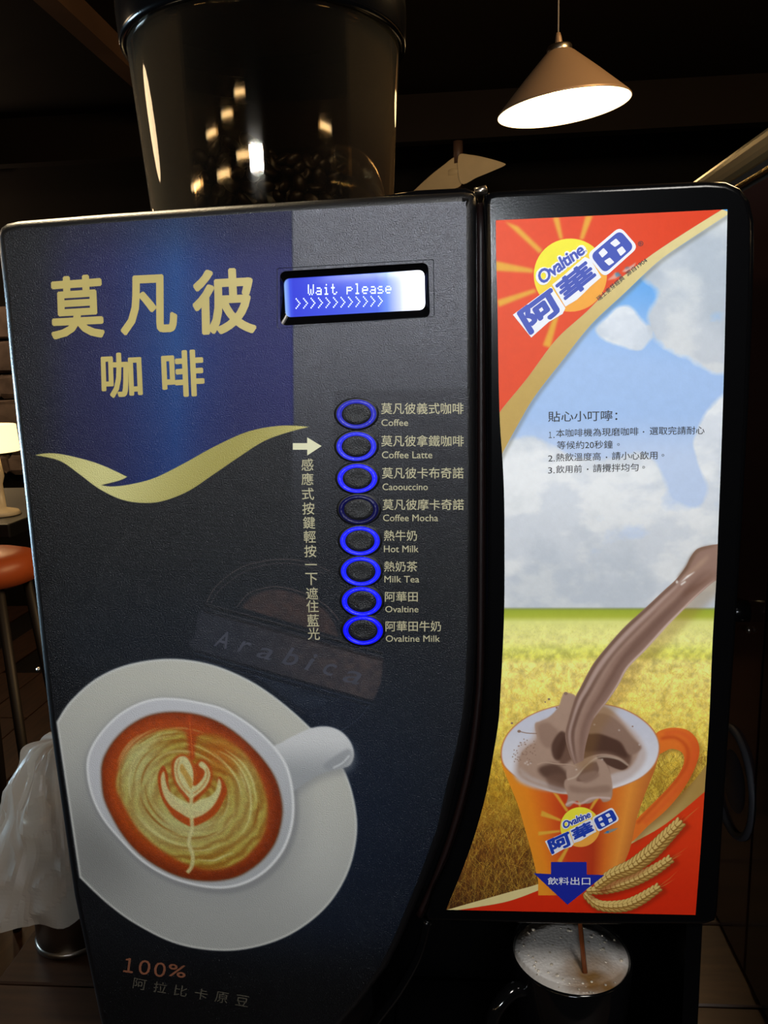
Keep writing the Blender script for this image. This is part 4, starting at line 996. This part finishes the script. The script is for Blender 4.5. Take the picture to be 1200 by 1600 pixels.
ar['label'] = 'dark blue arrow sticker pointing down'
text('outlet_lettering', [('飲料出口', *(tuple(v) for v in Z3([(472, 880), (661, 878), (661, 914), (472, 912)])))], -0.0017, M_WHITE, ar, bold=0.008)
# nozzle in the serving bay
nz = at_y(902, 1440, 0.052)
link('nozzle', lathe_me([(0.0, 0.0), (0.003, 0.0), (0.005, 0.003), (0.007, 0.012), (0.012, 0.014), (0.012, 0.03), (0, 0.03)], 24, (nz.x, 0.052, 1.098)), M_MATT, mach, smooth=True)
box('drip_tray', -0.045, 0.128, 0.006, 0.13, 0.948, 0.955, M_BLACK, mach, r=0.002)

# ------------------------------------------------------------------ bean hopper
HX, HY = -0.1125, 0.14
hop = empty('bean_hopper', (HX, HY, TOPZ), 'clear smoky bean hopper with black rim on top of the coffee machine', 'hopper')
mg = bpy.data.materials.new('smoky_clear_plastic'); mg.use_nodes = True; nt = mg.node_tree; nt.nodes.remove(nt.nodes['Principled BSDF'])
out = nt.nodes['Material Output']; tr = nt.nodes.new('ShaderNodeBsdfTransparent'); tr.inputs[0].default_value = (0.70, 0.62, 0.50, 1)
gl = nt.nodes.new('ShaderNodeBsdfGlossy'); gl.inputs['Roughness'].default_value = 0.035; gl.inputs['Color'].default_value = (1, 0.93, 0.82, 1)
fr = nt.nodes.new('ShaderNodeFresnel'); fr.inputs['IOR'].default_value = 1.5
nn = nt.nodes.new('ShaderNodeTexNoise'); nn.inputs['Scale'].default_value = 16; bp = nt.nodes.new('ShaderNodeBump'); bp.inputs['Strength'].default_value = 0.03; bp.inputs['Distance'].default_value = 0.001
tcc = nt.nodes.new('ShaderNodeTexCoord'); nt.links.new(tcc.outputs['Object'], nn.inputs['Vector']); nt.links.new(nn.outputs['Fac'], bp.inputs['Height'])
nt.links.new(bp.outputs[0], gl.inputs['Normal']); nt.links.new(bp.outputs[0], fr.inputs['Normal'])
mx = nt.nodes.new('ShaderNodeMixShader'); nt.links.new(fr.outputs[0], mx.inputs[0]); nt.links.new(tr.outputs[0], mx.inputs[1]); nt.links.new(gl.outputs[0], mx.inputs[2]); df = nt.nodes.new('ShaderNodeBsdfTranslucent'); df.inputs[0].default_value = (0.5, 0.38, 0.24, 1); d2 = nt.nodes.new('ShaderNodeBsdfDiffuse'); d2.inputs[0].default_value = (0.4, 0.34, 0.26, 1)
mA = nt.nodes.new('ShaderNodeMixShader'); mA.inputs[0].default_value = 0.5; mB = nt.nodes.new('ShaderNodeMixShader'); lw = nt.nodes.new('ShaderNodeLayerWeight'); lw.inputs[0].default_value = 0.35; ml = nt.nodes.new('ShaderNodeMath'); ml.operation = 'MULTIPLY_ADD'; ml.inputs[1].default_value = 0.09; ml.inputs[2].default_value = 0.002
nt.links.new(lw.outputs['Facing'], ml.inputs[0]); nt.links.new(ml.outputs[0], mB.inputs[0])
nt.links.new(df.outputs[0], mA.inputs[1]); nt.links.new(d2.outputs[0], mA.inputs[2]); nt.links.new(mx.outputs[0], mB.inputs[1]); nt.links.new(mA.outputs[0], mB.inputs[2]); nt.links.new(mB.outputs[0], out.inputs[0])
prof = [(0.0755, 0.0), (0.0775, 0.004)] + [(0.0787 + 0.0075 * t, 0.010 + 0.108 * t) for t in np.linspace(0, 1, 14)] + [(0.0873, 0.135)]
link('bowl', lathe_me([(r - 0.0, z) for r, z in prof] + [(r - 0.003, z) for r, z in prof[::-1]], 96, (HX, HY, TOPZ)), mg, hop, smooth=True)
link('rim', lathe_me([(0.0868, 0.121), (0.0902, 0.121), (0.0908, 0.124), (0.0916, 0.140), (0.0912, 0.150), (0.085, 0.152), (0.0864, 0.123), (0.0868, 0.121)], 96, (HX, HY, TOPZ)), M_SATIN, hop, smooth=True)
link('lid', lathe_me([(0.0, 0.150), (0.0845, 0.150), (0.0845, 0.156), (0.088, 0.158), (0.084, 0.168), (0.03, 0.176), (0.0, 0.176)], 96, (HX, HY, TOPZ)), M_MATT, hop, smooth=True)
link('collar', lathe_me([(0.0, 0.0), (0.074, 0.0), (0.074, 0.003), (0.0, 0.004)], 64, (HX, HY, TOPZ)), M_MATT, hop)

def bean_me():
    bm = bmesh.new(); bmesh.ops.create_uvsphere(bm, u_segments=12, v_segments=8, radius=1.0)
    for v in bm.verts:
        x, y, z = v.co
        if z > 0.0: z = z * 0.55
        if z > 0.25 and abs(y) < 0.3: z -= 0.22
        v.co = Vector((x * 0.0058, y * 0.0042, z * 0.0036))
    return mesh_bm(bm, 'coffee_bean')
M_BEAN = mat('roasted_bean', (20, 12, 8), 0.38, spec=0.45, var=0.3, vscale=60)
bme = bean_me(); bme.materials.append(M_BEAN); bme.polygons.foreach_set('use_smooth', [True] * len(bme.polygons))
r_ = np.random.RandomState(3); spots = []
def level(a, r): return 0.043 + 0.004 * math.sin(3 * a + 1) + 0.003 * math.sin(7 * a) + (0.07 - r) * 0.05
for row, z0 in enumerate((0.006, 0.013, 0.020, 0.027, 0.034, 0.040)):
    Rr = 0.0778 + z0 * 0.069 - 0.0092
    for a in np.arange(math.radians(188 + row * 3), math.radians(354), 0.0100 / Rr): spots.append((Rr + r_.uniform(-.0015, .0005), a, z0 + r_.uniform(-.0012, .0012)))
for Rr in (0.070, 0.062, 0.054, 0.046):
    for a in np.arange(math.radians(185 + Rr * 50), math.radians(357), 0.0100 / Rr): spots.append((Rr + r_.uniform(-.001, .001), a, level(a, Rr) + r_.uniform(-.001, .004)))
for (Rr, a, z0) in spots[:290]:
    o = bpy.data.objects.new('coffee_bean', bme); COL.objects.link(o)
    o.location = (HX + Rr * math.cos(a), HY + Rr * math.sin(a), TOPZ + z0)
    o.rotation_euler = (r_.uniform(-1.2, 1.2), r_.uniform(-1.2, 1.2), r_.uniform(0, 6.28))
    tag(o, 'dark roasted coffee bean lying among others inside the clear hopper', 'coffee bean', 'roasted beans in the hopper')
def lump(v):
    return Vector((v.x + 0.001 * math.sin(v.y * 900), v.y + 0.001 * math.sin(v.x * 800), v.z + (0.002 * math.sin(v.x * 700) * math.sin(v.y * 640) if v.z > 0.02 else 0)))
heap = link('bean_heap', lathe_me([(0.0, 0.004), (0.062, 0.004), (0.0625, 0.037), (0.05, 0.041), (0.03, 0.042), (0.015, 0.042), (0, 0.043)], 48, (HX, HY, TOPZ), fn=lump), M_BEAN, None, smooth=True)
heap['kind'] = 'stuff'; tag(heap, 'mass of dark roasted beans filling the bottom of the clear hopper', 'coffee beans')

# ------------------------------------------------------------------ mug and stream
MX, MY, MZ = 0.0755, 0.052, 0.955
mug = empty('black_mug', (MX, MY, MZ), 'glossy black mug of frothy milk under the machine outlet', 'mug')
MH = 0.094
link('mug_body', lathe_me([(0, 0.0), (0.024, 0.0), (0.027, 0.003), (0.033, 0.03), (0.0372, 0.06), (0.0392, MH - 0.002), (0.0388, MH), (0.0378, MH), (0.0368, MH - 0.003), (0.035, 0.06), (0.031, 0.03), (0.024, 0.006), (0, 0.005)], 72, (MX, MY, MZ)), mat('black_glaze', (10, 10, 11), 0.09), mug, smooth=True)
ha = math.radians(208); hd = Vector((math.cos(ha), math.sin(ha), 0))
link('handle', tube_me([Vector((MX, MY, MZ)) + hd * a + Vector((0, 0, z)) for a, z in catmull([(0.034, 0.078), (0.046, 0.080), (0.058, 0.070), (0.061, 0.052), (0.053, 0.034), (0.040, 0.024), (0.030, 0.024)], sub=5)], 0.005, 12), MATS['black_glaze'], mug, smooth=True)
mf = bpy.data.materials.new('milk_froth'); mf.use_nodes = True; nt = mf.node_tree; b = nt.nodes['Principled BSDF']
tc = nt.nodes.new('ShaderNodeTexCoord'); n1 = nt.nodes.new('ShaderNodeTexNoise'); n1.inputs['Scale'].default_value = 55; vo = nt.nodes.new('ShaderNodeTexVoronoi'); vo.inputs['Scale'].default_value = 480
gr = nt.nodes.new('ShaderNodeVectorMath'); gr.operation = 'DISTANCE'; gr.inputs[1].default_value = (0.088, 0.032, 1.044)
cm = nt.nodes.new('ShaderNodeValToRGB'); cm.color_ramp.elements[0].position = 0.1; cm.color_ramp.elements[0].color = rgb((150, 112, 66)); cm.color_ramp.elements[1].position = 0.75; cm.color_ramp.elements[1].color = rgb((244, 238, 232))
ad = nt.nodes.new('ShaderNodeMath'); ad.operation = 'MULTIPLY_ADD'; ad.inputs[1].default_value = 26.0
m2 = nt.nodes.new('ShaderNodeMath'); m2.operation = 'MULTIPLY_ADD'; m2.inputs[1].default_value = 0.9; m2.inputs[2].default_value = -0.42
nt.links.new(tc.outputs['Object'], n1.inputs['Vector']); nt.links.new(tc.outputs['Object'], vo.inputs['Vector']); nt.links.new(tc.outputs['Object'], gr.inputs[0])
nt.links.new(n1.outputs['Fac'], m2.inputs[0]); nt.links.new(m2.outputs[0], ad.inputs[2]); nt.links.new(gr.outputs['Value'], ad.inputs[0]); nt.links.new(ad.outputs[0], cm.inputs[0]); nt.links.new(cm.outputs[0], b.inputs['Base Color'])
bp = nt.nodes.new('ShaderNodeBump'); bp.inputs['Strength'].default_value = 0.3; bp.inputs['Distance'].default_value = 0.0007; bp.invert = True
nt.links.new(vo.outputs['Distance'], bp.inputs['Height']); nt.links.new(bp.outputs[0], b.inputs['Normal']); b.inputs['Roughness'].default_value = 0.3
ZF = MZ + MH - 0.0035
fro = link('milk_froth', lathe_me([(0, 0.0015), (0.012, 0.0012), (0.025, 0.0006), (0.0365, 0.0), (0.0362, -0.004), (0, -0.004)], 64, (MX, MY, ZF)), mf, mug, smooth=True)
r_ = np.random.RandomState(8); bm = bmesh.new()
for k in range(70):
    a = r_.uniform(0, 6.28); rr = 0.034 * math.sqrt(r_.rand()); s = r_.choice([0.0005, 0.0007, 0.0009, 0.0013])
    ret = bmesh.ops.create_icosphere(bm, subdivisions=2, radius=s, matrix=Matrix.Translation((MX + rr * math.cos(a), MY + rr * math.sin(a), ZF + 0.0006)) @ Matrix.Diagonal((1, 1, 0.6, 1)))
o = link('froth_bubbles', mesh_bm(bm, 'froth_bubbles'), mat('bubble_skin', (214, 202, 184), 0.08, spec=0.7), mug, smooth=True); o['kind'] = 'stuff'
p0 = Vector((nz.x, 0.052, 1.099)); p1 = at_z(914, 1522, ZF)
st = link('coffee_stream', tube_me([p0, Vector((nz.x, 0.050, 1.085)), Vector(((nz.x + p1.x) / 2, (0.05 + p1.y) / 2, 1.065)), Vector((p1.x, p1.y, ZF + 0.001))], 0.0012, 10, rfun=lambda t: 0.0013 + 0.0004 * t), mat('coffee_liquid', (112, 58, 28), 0.15), None, smooth=True)
tag(st, 'thin brown coffee stream falling from the outlet into the mug', 'coffee')

# ------------------------------------------------------------------ appliance on the right side
XS = 0.2478
cab = empty('tall_appliance', (0.45, 0.4, 0.9), 'tall glossy black appliance standing right of the coffee machine', 'appliance')
M_SIDE = mat('dark_gloss_side', (50, 30, 26), 0.16, spec=0.5, var=0.35, vscale=5, bump=0.05, bscale=12)
box('body', XS, 0.70, 0.205, 0.95, 0.903, 1.562, M_SIDE, cab, r=0.003)
box('front_door', XS - 0.0012, 0.702, -0.05, 0.2035, 0.905, 1.562, mat('door_gloss', (14, 13, 14), 0.14, spec=0.5), cab, r=0.004)
box('top_cap', XS - 0.001, 0.702, -0.05, 0.95, 1.574, 1.602, mat('satin_metal_cap', (190, 160, 112), 0.34, metal=0.9, bump=0.1, bscale=300), cab, r=0.011, seg=4)
box('shadow_gap', XS + 0.003, 0.698, -0.045, 0.945, 1.560, 1.576, M_MATT, cab)
link('brass_trim', tube_me([(XS - 0.001, -0.05, 1.5665), (XS - 0.001, 0.3, 1.5665), (XS - 0.001, 0.95, 1.5665)], 0.0022, 10), mat('brass', (214, 172, 96), 0.25, metal=1.0, bump=0.8, bscale=400), cab, smooth=True)
kn = at_x(1172, 955, XS)
link('latch', lathe_me([(0, -0.014), (0.007, -0.013), (0.009, -0.009), (0.009, 0.004), (0, 0.004)], 20, (XS - 0.006, kn.y, kn.z), tilt=Matrix.Rotation(math.radians(90), 3, 'Y')), M_BLACK, cab, smooth=True)
link('latch_rivet', lathe_me([(0, 0), (0.003, 0.0006), (0.002, 0.0026), (0, 0.003)], 14, (XS - 0.0008, kn.y - 0.004, kn.z - 0.015), tilt=Matrix.Rotation(math.radians(-90), 3, 'Y')), M_STEEL, cab, smooth=True)
link('round_vent', tube_me([(XS - 0.0006, 0.2515 + 0.0 + 0.046 * math.cos(a) - 0.0, 1.058 + 0.046 * math.sin(a)) for a in np.linspace(0, 2 * math.pi, 48, endpoint=False)], 0.0036, 8, closed=True), mat('vent_grey', (48, 48, 52), 0.6, spec=0.2), cab, smooth=True)
link('vent_disc', lathe_me([(0, 0.0016), (0.024, 0.001), (0.027, 0)], 40, (XS, 0.2515, 1.058), tilt=Matrix.Rotation(math.radians(-90), 3, 'Y')), mat('vent_face', (44, 44, 50), 0.45), cab, smooth=True)

# ------------------------------------------------------------------ bag-covered canister
BY = 0.235
can = empty('steel_canister', (0, BY, 0.9), 'small round steel canister under the plastic bag beside the coffee machine', 'canister')
cx = at_y(118, 1460, BY).x; can.location.x = cx
link('canister_body', lathe_me([(0, 0), (0.032, 0), (0.034, 0.002), (0.034, 0.13), (0.033, 0.135), (0, 0.135)], 48, (cx, BY, 0.9)), M_STEEL, can, smooth=True)
link('base_ring', lathe_me([(0.0338, 0.001), (0.0355, 0.002), (0.0355, 0.006), (0.0338, 0.007)], 48, (cx, BY, 0.9)), M_STEEL, can, smooth=True)
mb = bpy.data.materials.new('thin_white_plastic'); mb.use_nodes = True; nt = mb.node_tree; b = nt.nodes['Principled BSDF']
b.inputs['Base Color'].default_value = rgb((200, 190, 178)); b.inputs['Roughness'].default_value = 0.32
tl = nt.nodes.new('ShaderNodeBsdfTranslucent'); tl.inputs[0].default_value = rgb((226, 206, 184)); mx = nt.nodes.new('ShaderNodeMixShader'); mx.inputs[0].default_value = 0.4
tp = nt.nodes.new('ShaderNodeBsdfTransparent'); mx2 = nt.nodes.new('ShaderNodeMixShader'); mx2.inputs[0].default_value = 0.22
nt.links.new(b.outputs[0], mx.inputs[1]); nt.links.new(tl.outputs[0], mx.inputs[2]); nt.links.new(mx.outputs[0], mx2.inputs[1]); nt.links.new(tp.outputs[0], mx2.inputs[2]); nt.links.new(mx2.outputs[0], nt.nodes['Material Output'].inputs[0])
from mathutils import noise as mn
def bagf(v):
    a = math.atan2(v.y, v.x); q = Vector((v.x * 14, v.y * 14, v.z * 10)); t = max(0.0, min(1.0, (1.115 - v.z) / 0.19))
    d = mn.noise(q) * 0.010 + abs(mn.noise(q * 2.3 + Vector((5, 1, 2)))) * -0.012 + (1 - abs(mn.noise(Vector((math.cos(a) * 2.4, math.sin(a) * 2.4, v.z * 6))))) ** 6 * 0.010
    d += 0.006 * math.sin(a * 9 + v.z * 40) * t
    r = math.hypot(v.x, v.y) + 1e-6; s = (r + d) / r
    return Vector((v.x * s, v.y * s, v.z + 0.006 * mn.noise(Vector((math.cos(a) * 2, math.sin(a) * 2, 3))) + 0.004 * mn.noise(q * 1.7)))
pf = [(0.0001, 1.104), (0.02, 1.102), (0.036, 1.088), (0.046, 1.066), (0.051, 1.040), (0.055, 1.022), (0.061, 1.008), (0.069, 0.992), (0.075, 0.978), (0.078, 0.966)]
pf = [tuple(p) for p in catmull(pf, sub=5)]
bag = link('plastic_bag', lathe_me([(max(r, 1e-5), z) for r, z in pf], 110, (0, 0, 0), fn=bagf), mb, None, smooth=False)
bag.location = (at_y(112, 1300, BY).x, BY, 0.0)
tag(bag, 'crumpled translucent white plastic bag draped over the canister', 'plastic bag')

# ------------------------------------------------------------------ pendant lamps
M_SHADE = mat('grey_lamp_enamel', (128, 104, 82), 0.4, spec=0.5, metal=0.3, bump=0.15, bscale=500)
M_INSIDE = mat('white_lamp_inside', (250, 244, 230), 0.6, emis=(255, 228, 170), estr=3.0)
def pendant(loc, tilt_m, power, label, zceil=2.6):
    t = empty('pendant_lamp', loc, label, 'lamp')
    T = tilt_m
    pr = [(0.130, 0.0), (0.131, 0.002), (0.128, 0.006), (0.075, 0.058), (0.030, 0.100), (0.022, 0.106)]
    link('lamp_shade', lathe_me(pr, 72, loc, tilt=T), M_SHADE, t, smooth=True)
    link('shade_inside', lathe_me([(0.1295, 0.0005), (0.126, 0.005), (0.073, 0.056), (0.028, 0.098), (0.0, 0.100)], 72, loc, tilt=T), M_INSIDE, t, smooth=True)
    link('lamp_collar', lathe_me([(0.0235, 0.100), (0.0245, 0.102), (0.0245, 0.112), (0.022, 0.115), (0.010, 0.118)], 32, loc, tilt=T), M_STEEL, t, smooth=True)
    link('cord_grip', lathe_me([(0.0075, 0.116), (0.006, 0.130), (0.004, 0.138), (0.0, 0.139)], 20, loc, tilt=T), M_SHADE, t, smooth=True)
    link('bulb', lathe_me([(0.0, 0.018), (0.018, 0.024), (0.028, 0.042), (0.024, 0.060), (0.013, 0.080), (0.012, 0.095)], 28, loc, tilt=T), mat('bulb_glow', (255, 240, 210), 0.4, emis=(255, 220, 150), estr=12), t, smooth=True)
    top = Vector(loc) + (T @ Vector((0, 0, 0.137)))
    link('cord', tube_me([top, Vector((top.x, top.y, (top.z + zceil) / 2)), Vector((top.x, top.y, zceil))], 0.0016, 8), mat('grey_cord', (90, 84, 80), 0.5), t)
    l = light('pendant_lamp_light', 'SPOT', tuple(Vector(loc) + T @ Vector((0, 0, 0.012))), power, (1.0, 0.66, 0.34), 0.05, tuple(Vector(loc) + T @ Vector((0, 0, -1))))
    l.data.spot_size = math.radians(150); l.data.spot_blend = 0.5
    return t
T1 = (Matrix.Rotation(math.radians(-5.0), 3, 'Y') @ Matrix.Rotation(math.radians(1.5), 3, 'X'))
pendant((0.243, 1.3, 1.917), T1, 14, 'lit cone pendant lamp hanging above the poster half of the machine')
pl2 = at_y(-52, 440, 3.0)
pendant(tuple(pl2), Matrix.Identity(3), 12, 'lit pendant lamp far back at the edge beside the stone wall')

# ------------------------------------------------------------------ ceiling fan
FY = 3.4
hub = at_y(716, 256, FY)
fan = empty('ceiling_fan', tuple(hub), 'pale ceiling fan hanging in the dark room behind the machine', 'fan')
M_FAN = mat('fan_blade', (226, 200, 152), 0.55, var=0.1, vscale=6)
link('rod', tube_me([(hub.x, FY, zb_ + 0.002), (hub.x, FY, (zb_ + hub.z) / 2), (hub.x, FY, hub.z)], 0.022, 16), mat('fan_rod', (90, 66, 54), 0.5), fan, smooth=True)
link('motor', lathe_me([(0, 0.035), (0.04, 0.03), (0.06, 0.01), (0.06, -0.012), (0.03, -0.03), (0, -0.032)], 32, (hub.x, FY + 0.04, hub.z - 0.035)), M_FAN, fan, smooth=True)
def blade(pts, y0, y1):
    q = plane_pts(catmull(pts, True, 5), FY); bm = bmesh.new(); n = len(q); x0, x1 = q[:, 0].min(), q[:, 0].max()
    def yy(x): return y0 + (y1 - y0) * (x - x0) / (x1 - x0)
    A = [bm.verts.new((a, yy(a), b)) for a, b in q]; B = [bm.verts.new((a, yy(a) + 0.012, b + 0.004)) for a, b in q]
    fa = [bm.faces.new(A), bm.faces.new(B[::-1])]
    for k in range(n): bm.faces.new((A[k], B[k], B[(k + 1) % n], A[(k + 1) % n]))
    bm.normal_update(); bmesh.ops.triangulate(bm, faces=fa); return mesh_bm(bm, 'blade')
link('blade', blade([(716, 247), (690, 259), (664, 277), (638, 300), (640, 312), (670, 308), (700, 298), (722, 288)], FY + 0.1, FY - 0.03), M_FAN, fan)
link('blade', blade([(716, 247), (735, 246), (762, 253), (784, 261), (787, 265), (770, 272), (745, 281), (720, 289)], FY - 0.03, FY - 0.08), M_FAN, fan)
link('blade', tube_me([(hub.x, FY + 0.06, hub.z - 0.04), (hub.x + 0.02, FY + 0.3, hub.z - 0.045), (hub.x + 0.03, FY + 0.55, hub.z - 0.05)], 0.02, 10), M_FAN, fan)

# ------------------------------------------------------------------ far table, lamp and stool on the left side
tb = empty('high_table', (-1.5, 1.6, 0), 'dark high table standing back by the stone wall', 'table')
box('table_top', -1.9, -1.04, 1.35, 1.95, 1.05, 1.085, M_MATT, tb, r=0.004)
box('table_leg', -1.54, -1.46, 1.6, 1.68, 0.0, 1.05, M_MATT, tb, r=0.004)
tl_ = empty('table_lamp', (-1.175, 1.5, 1.085), 'small table lamp with glowing cream shade on the high table', 'lamp')
link('shade', lathe_me([(0.088, 0.158), (0.085, 0.225), (0.082, 0.226), (0.085, 0.158)], 40, (-1.175, 1.5, 1.085)), mat('glowing_shade', (250, 236, 200), 0.6, emis=(255, 226, 160), estr=1.6), tl_, smooth=True)
link('stand', lathe_me([(0, 0), (0.045, 0.002), (0.04, 0.012), (0.012, 0.02), (0.01, 0.08), (0.016, 0.1), (0.01, 0.15), (0.006, 0.2), (0, 0.2)], 28, (-1.125, 1.47, 1.085)), mat('cream_ceramic', (206, 190, 160), 0.3), tl_, smooth=True)
light('table_lamp_light', 'POINT', (-1.175, 1.5, 1.26), 1.2, (1.0, 0.7, 0.4), 0.04)
stl = empty('bar_stool', (-1.19, 1.22, 0), 'bar stool with rounded orange leather seat behind the machine', 'stool')
sx, sy = at_y(0, 890, 1.22).x + 0.0, 1.22; stl.location.x = sx - 0.03
zt = at_y(20, 862, 1.22).z; zb = at_y(20, 912, 1.22).z
link('seat', lathe_me([(0, zb), (0.08, zb), (0.105, zb + 0.01), (0.112, (zb + zt) / 2), (0.10, zt - 0.01), (0.07, zt), (0, zt + 0.002)], 40, (sx - 0.03, sy, 0)), mat('orange_leather', (176, 82, 40), 0.4), stl, smooth=True)
for q in range(4):
    a = math.radians(45 + 90 * q); bx, by = sx - 0.03 + 0.08 * math.cos(a), sy + 0.08 * math.sin(a)
    link('leg', tube_me([(bx, by, zb + 0.002), (bx + 0.05 * math.cos(a), by + 0.05 * math.sin(a), 0.4), (bx + 0.09 * math.cos(a), by + 0.09 * math.sin(a), 0.0)], 0.011, 10), mat('pale_metal', (40, 34, 30), 0.5, metal=0.3), stl, smooth=True)
